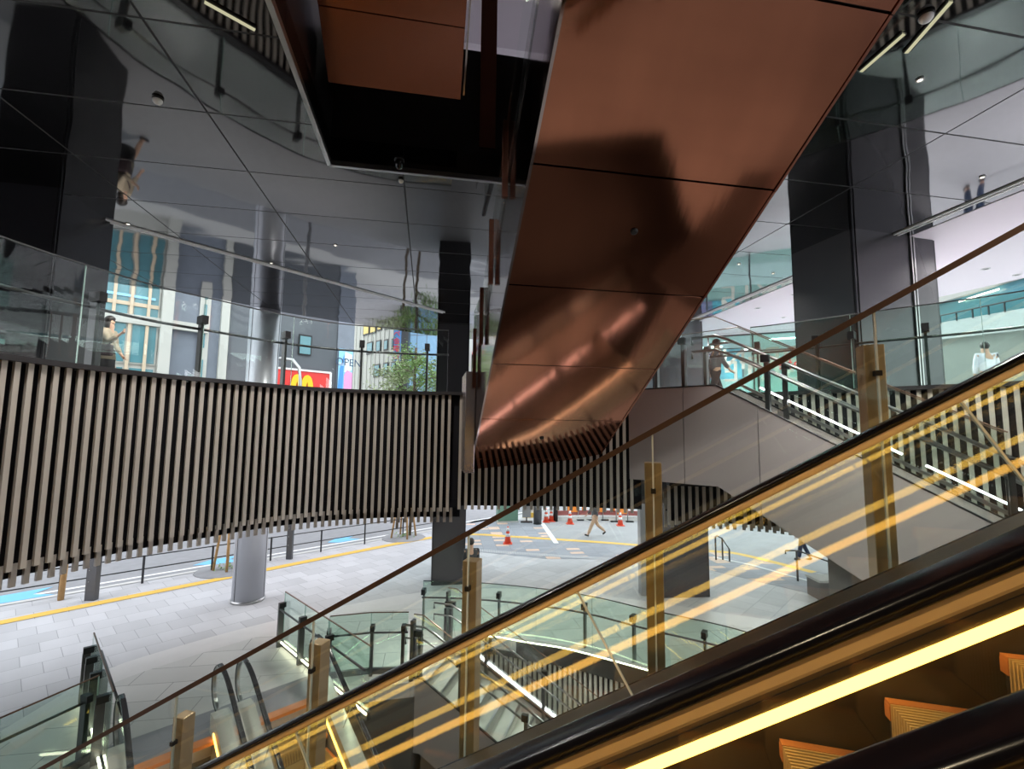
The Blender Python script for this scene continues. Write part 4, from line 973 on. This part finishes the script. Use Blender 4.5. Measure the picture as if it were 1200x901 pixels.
obj('print', MB().prism([pf(.0, .2), pf(.35, .2), pf(.38, .9), pf(.1, .62)], -out_d*.004), 'poster_blue', ps)
obj('print', MB().prism([pf(.42, .2), pf(1, .2), pf(1, .55), pf(.6, .6), pf(.42, .5)], -out_d*.004), 'poster_pink', ps)
obj('print', MB().prism([pf(.42, .55), pf(.95, .6), pf(.95, .9), pf(.42, .95)], -out_d*.004), 'poster_pale', ps)
text_obj('notice_text', 'OPEN', .75, pf(.7, .74)-out_d*.02, M_, UP, 'ink', ps)
# street lamp with bent arm in front of the red sign
p = V((0, 0, 0))+PY(349, 500, 24.5); t = thing('street_lamp', 'bent arm grey street lamp in front of the red sign', 'street lamp', (p.x, p.y, 0))
zt_ = PY(349, 420, 24.5).z
obj('pole', MB().tube([V((0, 0, 0)), V((0, 0, zt_-1.2)), V((-.1, 0, zt_-.5)), V((-.45, 0, zt_-.08)), V((-1.0, 0, zt_)), V((-1.5, 0, zt_))], .09, 10), 'steel_light', t, True)
obj('lamp_head', MB().box(-1.9, -1.3, -.12, .12, zt_-.06, zt_+.06), 'steel', t, True)
# white office block and pale blue block farther off
def wp(px, Y, z): q = PY(px, 400, Y); return V((q.x, q.y, z))
b4 = thing('white_office', 'cream office block with dark windows behind the trees', 'building', wp(440, 48, 0))
A0, A1 = wp(405, 54, 0), wp(472, 45, 0); dn = (A1-A0).normalized(); nn = dn.cross(UP).normalized(); nn = nn if nn.y < 0 else -nn
obj('wall', MB().prism([A0, A1, A1+UP*30, A0+UP*30], V((0, 10, 0))), 'bl_cream', b4)
rib = MB(); Lw = (A1-A0).length; 
i = 0
while i*.9 < Lw: rib.obox(A0+dn*(i*.9)+nn*.03+UP*15, dn*.03, nn*.03, UP*15); i += 1
obj('wall_ribs', rib, 'bl_white', b4)
wins = ((426, 433, 380, 393, 'yellow_blind'), (434, 441, 376, 391, 'yellow_blind'), (442.5, 447.5, 374, 388, 'yellow_blind'), (451, 457, 374, 386, 'bl_glass'), (461, 466, 372, 384, 'bl_glass'),
        (441, 446.5, 399, 413, 'bl_glass'), (450, 455, 398, 411, 'bl_glass'), (459, 461.5, 397, 410, 'bl_glass'), (449, 455, 425, 440, 'bl_glass'), (458.5, 464, 424, 438, 'bl_glass'), (430, 437, 401, 415, 'bl_glass'), (438, 445, 427, 442, 'bl_glass'))
def hit(px, py, o, n_):
    d = ray(px, py); k = (o-V((0, 0, H))).dot(n_)/d.dot(n_); return V((0, 0, H))+d*k
for x0, x1, y0, y1, mm in wins:
    a, b = hit(x0, (y0+y1)/2, A0+nn*.06, nn), hit(x1, (y0+y1)/2, A0+nn*.06, nn); zt_ = hit((x0+x1)/2, y0, A0, nn).z; zl_ = hit((x0+x1)/2, y1, A0, nn).z
    a.z = b.z = zl_; w_ = obj('window', MB().prism([a, b, b+UP*(zt_-zl_), a+UP*(zt_-zl_)], nn*.05), 'steel_black', b4)
    a2 = a+dn*.18+UP*.15+nn*.06; b2 = b-dn*.1+UP*.15+nn*.06
    obj('pane', MB().prism([a2, b2, b2+UP*(zt_-zl_-.3), a2+UP*(zt_-zl_-.3)], nn*.03), mm, w_)
obj('corner_shaft', MB().obox(wp(474.5, 44.6, 15), V((.42, 0, 0)), V((0, .4, 0)), UP*15), 'steel', b4)
bs = thing('kana_sign', 'vertical blue sign with red Japanese lettering on the cream office block', 'sign', wp(466, 44, 8))
pz0, pz1 = PY(466, 422.5, 44).z, PY(466, 374, 44).z; sx0, sx1 = wp(462, 44, 0), wp(469.5, 44, 0)
obj('panel', MB().box(sx0.x, sx1.x, 43.8, 44.2, pz0, pz1+1.2), 'sign_blue', bs)
hh = (pz1+.3-pz0)/6
for i, ch in enumerate('ツケペ金曜日'):
    text_obj('lettering', ch, hh*.95, ((sx0.x+sx1.x)/2, 43.76, pz1+.3-hh*(i+.5)), (1, 0, 0), UP, 'sign_text', bs, extrude=.02)
b5 = thing('blue_building', 'pale blue panel building right of the cream office block', 'building', wp(498, 45, 0))
x0, x1 = wp(478.5, 45, 0).x, wp(530, 45, 0).x
obj('wall', MB().box(x0, x1, 45, 53, 0, 28), 'bl_blue', b5)
jn = MB()
for xx in (x0+.02, x0+(x1-x0)*.2, x0+(x1-x0)*.42, x0+(x1-x0)*.66): jn.box(xx-.03, xx+.03, 44.97, 45.0, 0, 28)
for zz in (8.2, 11.0, 13.8, 16.6): jn.box(x0, x1, 44.97, 45.0, zz-.03, zz+.03)
obj('panel_joints', jn, 'bl_grey', b5)
obj('wall_unit', MB().box(wp(489.5, 44.8, 0).x, wp(494, 44.8, 0).x, 44.6, 45.0, PY(491, 418, 44.8).z, PY(491, 414.5, 44.8).z), 'steel_black', b5)
# a pale building mass further along, closes the street between copper escalator and column
b6 = thing('far_block', 'pale distant building sliver between dark square column and copper escalator', 'building', (-1, 62, 0))
obj('wall', MB().box(-6.2, 16, 62, 70, 0, 26), 'bl_white', b6); obj('sign_board', MB().box(-5.3, -4.2, 61.8, 62, 9, 15), 'sign_text', b6)
# ------------------------------------------------------------------ right side: storefront with mirrored lettering, far terrace
p0 = PZ(755, 398, ZC); p1 = PZ(945, 386, ZC); sd = (p1-p0); sd.z = 0; sd.normalize(); sn = V((sd.y, -sd.x, 0))
a, b = V((p0.x, p0.y, 0))-sd*2, V((p1.x, p1.y, 0))+sd*1.2
a_store, b_store, sn_store = a, b, sn
MT['store_white'] = mat('store_white', (.62, .70, .70, 1), .6, noise=.25, nscale=.4)
st = thing('storefront', 'teal glass storefront with mirrored frosted lettering behind the staircase', 'storefront', (a+b)/2+UP*ZD)
n = 6
for i in range(n):
    q0, q1 = a+(b-a)*i/n, a+(b-a)*(i+1)/n
    obj('glass_pane', MB().prism([q0+UP*ZD, q1+UP*ZD, q1+UP*(ZC-.05), q0+UP*(ZC-.05)], sn*.02), 'glass_store', st)
    obj('mullion', MB().obox(q0+UP*(ZD+ZC)/2, sd*.025, sn*.04, UP*(ZC-ZD)/2), 'steel', st)
obj('head_beam', MB().bar(a+UP*(ZC-.04), b+UP*(ZC-.04), .10, .07, side=sn), 'steel', st)
obj('transom', MB().bar(a+UP*(ZC-.62), b+UP*(ZC-.62), .08, .045, side=sn), 'steel', st)
MT['frost'] = mat('frosted_letters', (.36, .39, .34, 1), .6)
c1 = PY(893, 421, (a.y+b.y)/2); c2 = PY(909, 437, (a.y+b.y)/2)
def onst(px, z):
    t_ = (px-600)/F; k = (a.x-t_*a.y)/(t_*sd.y-sd.x); return a+sd*k+UP*z
zt1 = H+(ray(893, 421).z/ray(893, 421).y)*onst(893, 0).y; zt2 = H+(ray(900, 435).z/ray(900, 435).y)*onst(905, 0).y
text_obj('lettering', 'OPEN', 1.02, onst(899, zt1)+sn*.03, sd, UP, 'frost', st, mirror=True)
text_obj('lettering', 'GATE', 1.02, onst(899, zt2)+sn*.03, sd, UP, 'frost', st, mirror=True)
text_obj('lettering', 'Cafe', .55, onst(936, (zt1+zt2)/2)+sn*.035, sd, UP, 'sign_text', st, mirror=True)
iw = MB(); iw.prism([a-sn*4.0+UP*ZD, b-sn*4.0+UP*ZD, b-sn*4.0+UP*ZC, a-sn*4.0+UP*ZC], -sn*.1); obj('inner_wall', iw, 'store_white', st)
iu = MB()
for k_, z_, w_ in ((.45, 6.9, .7), (.55, 6.2, 1.4), (.70, 6.2, 1.2), (.62, 7.2, .6)): iu.obox(a+(b-a)*k_-sn*3.8+UP*z_, sd*w_/2, sn*.1, UP*.18)
obj('wall_displays', iu, 'bl_grey', st)
obj('store_ceiling', MB().prism([a+sn*.3+UP*(ZC-.03), b+sn*.3+UP*(ZC-.03), b-sn*4.2+UP*(ZC-.03), a-sn*4.2+UP*(ZC-.03)], UP*.02), 'white_soffit', st)
ol = MB()
for q in ((.2, 1.2), (.5, 2.2), (.8, 1.2), (.35, 3.0), (.65, 3.2)): ol.obox(a+(b-a)*q[0]-sn*q[1]+UP*(ZC-.04), sd*.5, sn*.06, UP*.02)
obj('shop_lamps', ol, 'led_white', st)
# banners hanging behind, pink and blue
for px, m, l in ((812, 'poster_pink', 'pink hanging banner behind the storefront at its left end'), (845, 'poster_sky', 'pale blue hanging banner in the storefront')):
    q = onst(px, 7.2)-sn*1.0; tb = thing('hanging_banner', l, 'banner', q)
    obj('cloth', MB().obox(q, sd*.75, sn*.01, UP*.55), m, tb); obj('rod', MB().tube([q-sd*.8+UP*.56, q+sd*.8+UP*.56], .02, 6), 'steel', tb)
# far terrace building at the right border
tb = thing('terrace_building', 'white terrace building with strip windows beyond the right deck', 'building', V((14, 17, ZD)))
W0, W1 = PY(1095, 400, 20), PY(1290, 400, 14)
def wq(px, py): 
    t_ = (px-600)/F; d = V((W1.x-W0.x, W1.y-W0.y, 0)); k = (W0.x-t_*W0.y)/(t_*d.y-d.x); p = V((W0.x, W0.y, 0))+d*k; r_ = ray(px, py); return V((p.x, p.y, H+r_.z/r_.y*p.y))
wd = V((W1.x-W0.x, W1.y-W0.y, 0)).normalized(); wnn = V((wd.y, -wd.x, 0))
def wrect(name, pts, off, th, m): return obj(name, MB().prism([wq(*p)+wnn*off for p in pts], -wnn*th), m, tb)
wrect('wall', [(1095, 470), (1290, 470), (1290, 370), (1095, 390)], .0, .5, 'bl_cream')
wrect('parapet', [(1095, 400), (1290, 378), (1290, 350), (1095, 382)], .25, .3, 'white')
wrect('window_strip', [(1095, 380), (1290, 345), (1290, 300), (1095, 358)], -.4, .1, 'bl_glass')
wrect('upper_wall', [(1095, 358), (1290, 300), (1290, 250), (1095, 300)], -.2, .5, 'bl_white')
lm = MB()
for x, y in ((1132, 352), (1143, 348.5), (1154, 345), (1168, 341)): lm.obox(wq(x, y)-wnn*.3+wnn*.02, wd*.22, wnn*.02, UP*.025)
obj('strip_lamps', lm, 'lamp', tb)
rl = MB(); rl.tube([wq(1110, 372)+wnn*.3, wq(1200, 354)+wnn*.3, wq(1290, 335)+wnn*.3], .03, 6)
for x in (1120, 1140, 1160, 1180, 1200): rl.bar(wq(x, 372-(x-1110)*.2)+wnn*.3, wq(x, 381-(x-1110)*.17)+wnn*.3, .04, .04)
obj('railing', rl, 'steel', tb)
# ------------------------------------------------------------------ people
MT['skin'] = mat('skin', (.55, .34, .24, 1), .55); MT['hair'] = mat('dark_hair', (.018, .012, .011, 1), .5)
for nm, c in (('tan_jacket', (.36, .30, .22, 1)), ('dark_skirt', (.02, .02, .024, 1)), ('strap', (.03, .015, .02, 1)), ('khaki', (.56, .38, .26, 1)), ('navy', (.03, .05, .10, 1)), ('white_shirt', (.68, .70, .76, 1)), ('grey_cloth', (.10, .10, .11, 1)), ('shoe', (.012, .012, .014, 1)), ('dark_coat', (.045, .045, .05, 1))):
    MT[nm] = mat(nm, c, .8, noise=.15, nscale=12)
def skin_obj(name, verts, edges, radii, m, parent, root=0, sub=2):
    me = bpy.data.meshes.new(name); me.from_pydata([tuple(v) for v in verts], edges, []); me.update()
    o = bpy.data.objects.new(name, me); COL.objects.link(o); me.materials.append(MT[m])
    sk = o.modifiers.new('skin', 'SKIN'); sk.use_smooth_shade = True
    L = me.skin_vertices[0].data if me.skin_vertices else None
    if L is None:
        me.attributes  # ensure layer
    for i, r in enumerate(radii):
        me.skin_vertices[0].data[i].radius = (r, r) if not isinstance(r, tuple) else r
        me.skin_vertices[0].data[i].use_root = (i == root)
    sd_ = o.modifiers.new('sub', 'SUBSURF'); sd_.levels = sub; sd_.render_levels = sub
    if parent is not None: o.parent = parent
    return o
def person(label, loc, heading, height=1.62, top='grey_cloth', bottom='dark_skirt', legs=((20, 10), (-20, 25)), arms=((15, 15), (-15, 15)), skirt=False, hair_len=.0, lean=4, bag=False, jacket=True, arm_m=None):
    """local +x forward, +y left; angles in degrees from hanging (forward positive), second value bends the joint"""
    t = thing('person', label, 'person', loc, heading); k = height/1.65
    def rx(v, a): a = math.radians(a); return V((v[0]*math.cos(a)-v[2]*math.sin(a)*-1*0+0, v[1], v[2])) if False else V(v)
    def swing(a, l): a = math.radians(a); return V((math.sin(a)*l, 0, -math.cos(a)*l))
    pel = V((0, 0, .90)); ln = math.tan(math.radians(lean))
    sp = V((.11*ln, 0, 1.05)); ch = V((.3*ln, 0, 1.24)); nk = V((.48*ln, 0, 1.40)); hb = V((.52*ln+.01, 0, 1.47)); hd = V((.56*ln+.02, 0, 1.56))
    vs = [pel, sp, ch, nk, hb, hd]; ed = [(0, 1), (1, 2), (2, 3), (3, 4), (4, 5)]; ra = [(.14, .11), (.115, .09), (.145, .10), (.055, .055), (.058, .066), (.078, .092)]
    hands = []; shoulders = []; ankles = []; knees = []; hips = []
    for s, (a, b) in zip((1, -1), legs):
        hp = V((0, s*.085, .84)); kn = hp+swing(a, .40); an = kn+swing(a-b, .40); to = an+V((.13*math.cos(math.radians(a-b)), 0, .13*math.sin(math.radians(a-b))-.035))
        i = len(vs); vs += [hp, kn, an, to]; ed += [(0, i), (i, i+1), (i+1, i+2), (i+2, i+3)]; ra += [.088, .058, .04, .034]
        ankles.append((an, to, a-b)); knees.append(kn); hips.append(hp)
    for s, (a, b) in zip((1, -1), arms):
        sh = V((ch.x+.02, s*.165, 1.345)); el = sh+swing(a, .27)+V((0, s*.03, 0)); wr = el+swing(a+b, .235); pm = wr+swing(a+b, .055)
        i = len(vs); vs += [sh, el, wr, pm]; ed += [(2, i), (i, i+1), (i+1, i+2), (i+2, i+3)]; ra += [.058, .042, .028, (.033, .018)]
        f0 = i+3; dirv = swing(a+b+12, 1)
        for q, (off, ln_) in enumerate(((-.024, .06), (-.009, .07), (.009, .068), (.024, .052))):
            m_ = pm+dirv*.03+V((0, off, 0)); e_ = pm+dirv*.03+swing(a+b+35, ln_)+V((0, off*1.1, 0)); j = len(vs)
            vs += [m_, e_]; ed += [(f0, j), (j, j+1)]; ra += [.010, .008]
        th = wr+swing(a+b, .03)+V((.03, -s*.02, 0)); j = len(vs); vs += [th, th+swing(a+b+30, .045)+V((.012, 0, 0))]; ed += [(f0, j), (j, j+1)]; ra += [.011, .009]
        hands.append(pm); shoulders.append((sh, el, wr))
    vs = [v*k for v in vs]; ra = [(r*k, r*k) if not isinstance(r, tuple) else (r[0]*k, r[1]*k) for r in ra]
    # nose and chin grow out of the head so the body stays one surface
    j = len(vs); vs += [(hd+V((.085, 0, -.01)))*k, (hd+V((.062, 0, -.075)))*k]; ed += [(5, j), (4, j+1)]; ra += [(.016*k, .016*k), (.03*k, .03*k)]
    skin_obj('body', vs, ed, ra, 'skin', t)
    # top
    tv = [pel+V((0, 0, -.03)), sp, ch, nk+V((0, 0, -.04))]; te = [(0, 1), (1, 2), (2, 3)]; tr_ = [(.165, .14), (.145, .12), (.165, .125), (.075, .075)]
    for s, (sh, el, wr) in zip((1, -1), shoulders):
        i = len(tv); tv += [sh, el, el+(wr-el)*.8]; te += [(2, i), (i, i+1), (i+1, i+2)]; tr_ += [.074, .058, .046]
    skin_obj('jacket', [v*k for v in tv], te, [(r*k, r*k) if not isinstance(r, tuple) else (r[0]*k, r[1]*k) for r in tr_], top, t)
    if skirt: hm = MB(); hm.lathe((0, 0, 0), [(.15*k, 1.0*k), (.175*k, .92*k), (.20*k, .76*k), (.19*k, .76*k), (.15*k, .95*k)], 20, 1, .9); obj('jacket_hem', hm, top, t, True)
    # lower garment
    if skirt:
        b = MB(); b.lathe((0, 0, 0), [(.17*k, .98*k), (.185*k, .85*k), (.20*k, .42*k), (.19*k, .42*k), (.15*k, .9*k)], 20, 1, .85); obj('skirt', b, bottom, t, True)
    else:
        tv = [pel+V((0, 0, .06)), pel]; te = [(0, 1)]; tr_ = [(.15, .12), (.16, .125)]
        for hp, kn, (an, to, _) in zip(hips, knees, ankles):
            i = len(tv); tv += [hp, kn, an+(kn-an)*.08]; te += [(1, i), (i, i+1), (i+1, i+2)]; tr_ += [.105, .078, .066]
        skin_obj('trousers', [v*k for v in tv], te, [(r*k, r*k) if not isinstance(r, tuple) else (r[0]*k, r[1]*k) for r in tr_], bottom, t)
    for an, to, ang in ankles:
        skin_obj('shoe', [(an+V((-.045, 0, -.045)))*k, an*k+V((0, 0, -.03)), (an+(to-an)*.6+V((0, 0, -.012)))*k, (to+V((.03, 0, -.004)))*k], [(0, 1), (1, 2), (2, 3)], [.042*k, .05*k, .045*k, .034*k], 'shoe', t)
    # hair
    b = MB(); c = hd*k; b.ball(c+V((-.018, 0, .025))*k, .103*k, 18, 10, (1.0, .88, 1.0))
    if hair_len: b.lathe(c+V((-.03, 0, -hair_len))*k, [(.085*k, 0), (.10*k, hair_len*.5*k), (.092*k, hair_len*k)], 16, .85, 1.0)
    ho = obj('hair', b, 'hair', t, True)
    for v in ho.data.vertices:
        if v.co.x > c.x+.04*k and v.co.z < c.z+.045*k: v.co.x = c.x+.03*k
    e = MB()
    for s in (-1, 1): e.ball((hd+V((.078, s*.03, .01)))*k, .009*k, 8, 5)
    obj('eyes', e, 'shoe', t, True)
    if bag:
        st_ = MB(); st_.tube([(V((.05, .17, 1.38)))*k, V((.13, .05, 1.2))*k, V((.10, -.16, 1.0))*k], .016*k, 6).tube([(V((.0, .17, 1.38)))*k, V((-.13, .05, 1.2))*k, V((-.02, -.19, 1.0))*k], .016*k, 6)
        obj('bag_strap', st_, 'strap', t, True)
        obj('shoulder_bag', MB().obox(V((.08, -.23, .93))*k, V((.17*k, .03*k, 0)), V((0, .06*k, 0)), V((0, 0, .11*k))), 'strap', t, True, bevel=.02)
    return t
def foot(px, py, z): return PZ(px, py, z)
wpos = PY(124, 400, 9.4); wpos.z = ZD
person('woman in tan jacket and dark skirt walking on the deck, hand raised', wpos, math.radians(10), 1.6, 'tan_jacket', 'dark_skirt', legs=((24, 6), (-22, 12)), arms=((8, 25), (32, 98)), skirt=True, hair_len=.14, bag=True)
person('person in khaki trousers striding across pale asphalt near the cones', PZ(697, 629, 0), math.radians(-175), 1.70, 'grey_cloth', 'khaki', legs=((26, 4), (-24, 28)), arms=((-20, 15), (22, 18)))
person('person in dark coat standing beside the dark square plaza column', PZ(551, 704, 0), math.radians(100), 1.66, 'dark_coat', 'dark_skirt', legs=((5, 4), (-6, 6)), arms=((5, 20), (10, 30)))
pb = PY(838, 420, 11.5); pb.z = ZD
person('person in grey walking on the deck past the staircase head', pb, math.radians(0), 1.68, 'grey_cloth', 'dark_skirt', legs=((20, 8), (-18, 20)), arms=((-15, 15), (15, 25)))
pm_ = PY(1157, 425, 11.2); pm_.z = ZD+.15
person('man in white shirt seen from behind on the right deck', (pm_.x, pm_.y, ZD), math.radians(70), 1.63, 'white_shirt', 'navy', legs=((8, 5), (-10, 12)), arms=((6, 12), (-6, 12)))
pn = PZ(941, 656, 0)
person('person in navy trousers walking beyond the grey stair wall', (pn.x, pn.y, 0), math.radians(160), 1.72, 'navy', 'navy', legs=((12, 4), (-12, 14)), arms=((10, 15), (-10, 15)))
# ------------------------------------------------------------------ light
w = bpy.data.worlds.new('sky'); sc.world = w; w.use_nodes = True; nt = w.node_tree
bg = nt.nodes['Background']; tc = nt.nodes.new('ShaderNodeTexCoord'); sx = nt.nodes.new('ShaderNodeSeparateXYZ'); cr = nt.nodes.new('ShaderNodeValToRGB')
nt.links.new(tc.outputs['Generated'], sx.inputs[0]); nt.links.new(sx.outputs['Z'], cr.inputs[0]); nt.links.new(cr.outputs[0], bg.inputs['Color'])
cr.color_ramp.elements[0].position = 0.0; cr.color_ramp.elements[0].color = (.98, .97, 1, 1)
cr.color_ramp.elements[1].position = .7; cr.color_ramp.elements[1].color = (.88, .93, 1, 1)
bg.inputs['Strength'].default_value = 3.1
MT['back_wall'] = mat('back_wall_panels', (.035, .034, .036, 1), .5)
struct('wall_back_unseen', MB().prism([en(-14, -3.3, 0), en(14, -3.3, 0), en(14, -3.3, ZC), en(-14, -3.3, ZC)], -N_*.2), 'back_wall')  # unseen wall, added so the guard glass reflects dark instead of sky
def spot(loc, energy, size, col=(1, .96, .9), blend=.6, r=.12, to=(0, 0, -1)):
    l = bpy.data.lights.new('downlight_and_fill_beam', 'SPOT'); l.energy = energy; l.spot_size = math.radians(size); l.spot_blend = blend; l.color = col; l.shadow_soft_size = r
    o = bpy.data.objects.new('downlight_and_fill_beam', l); COL.objects.link(o); o.location = loc; o.rotation_euler = V(to).to_track_quat('-Z', 'Y').to_euler()
for x, y in ((-4.5, 2.5), (-3.6, 5.2), (-2.2, 7.2), (4.5, 3.0), (4.6, 5.6), (4.2, 9.5), (7.5, 7.5), (8, 11), (-7, 9), (-5, 12), (1.5, 13), (7, 3.5), (-7.5, 4)):
    spot((x, y, ZC-.05), 380, 130)
for x, y in ((9.5, 9), (10.5, 13), (8.2, 14), (6.5, 16), (12, 7), (14, 12)):
    spot((x, y, ZC-.06), 620, 150, (1, .97, 1))
for p_, q_, e_ in (((-2.4, 4.2, ZC-.05), (3.8, 7.0, 4.6), 700), ((-2.2, 2.2, ZC-.05), (4.6, 6.2, 3.6), 600), ((3.9, 4.6, ZC-.05), (5.5, 6.2, 4.2), 350), ((3.9, 3.2, ZC-.05), (5.6, 4.8, 4.4), 350), ((3.7, 6.2, ZC-.05), (4.6, 7.5, 4.2), 300)):  # tilted spots added to brighten the taupe stair side and right slats
    spot(p_, e_, 60, (1, .97, .92), to=V(q_)-V(p_))
for q_, t_ in ((g(-1.8, -.6, ZC-.05), en(0, 1.1, 4.2)), (g(-1.8, 1.0, ZC-.05), en(-1.6, 1.2, 3.2)), (g(3.9, -2.2, ZC-.05), en(1.6, 1.0, 5.0))):  # warm fill added overhead to brighten the escalator rail profiles
    spot(q_, 260, 50, (1, .82, .55), to=t_-q_)
for s in (0.5, 3.0, 5.5):                 # fill spots added to brighten the basement stair and its slats
    spot(S1+E_*s+N_*.8-UP*(TAN*s-2.0), 130, 130)
spot(g(1.5, 7.6, ZC+4.4), 22, 150, (1, .97, .85))
for k_ in (.3, .6, .85): spot(a_store+(b_store-a_store)*k_-sn_store*1.8+UP*(ZC-.1), 260, 160, (.95, 1, 1))  # extra spots added to brighten the storefront interior
for q in (V((-2.6, 10.4, 3.3)), V((.5, 11.5, 3.3)), V((3, 10.8, 3.3)), V((-1, 13.5, 3.3)), V((2, 13.5, 3.3)), V((6.5, 11, 3.3)), V((7, 13.5, 3.3)), V((-5, 12.5, 3.3))): spot(q, 130, 155)  # fill spots added under the deck to lift the plaza floor
sc.view_settings.view_transform = 'Standard'; sc.view_settings.look = 'None'; sc.view_settings.gamma = 1; sc.view_settings.use_curve_mapping = False
sc.view_settings.exposure = 0.0
sc.cycles.transparent_max_bounces = 40; sc.cycles.max_bounces = 10; sc.cycles.glossy_bounces = 5
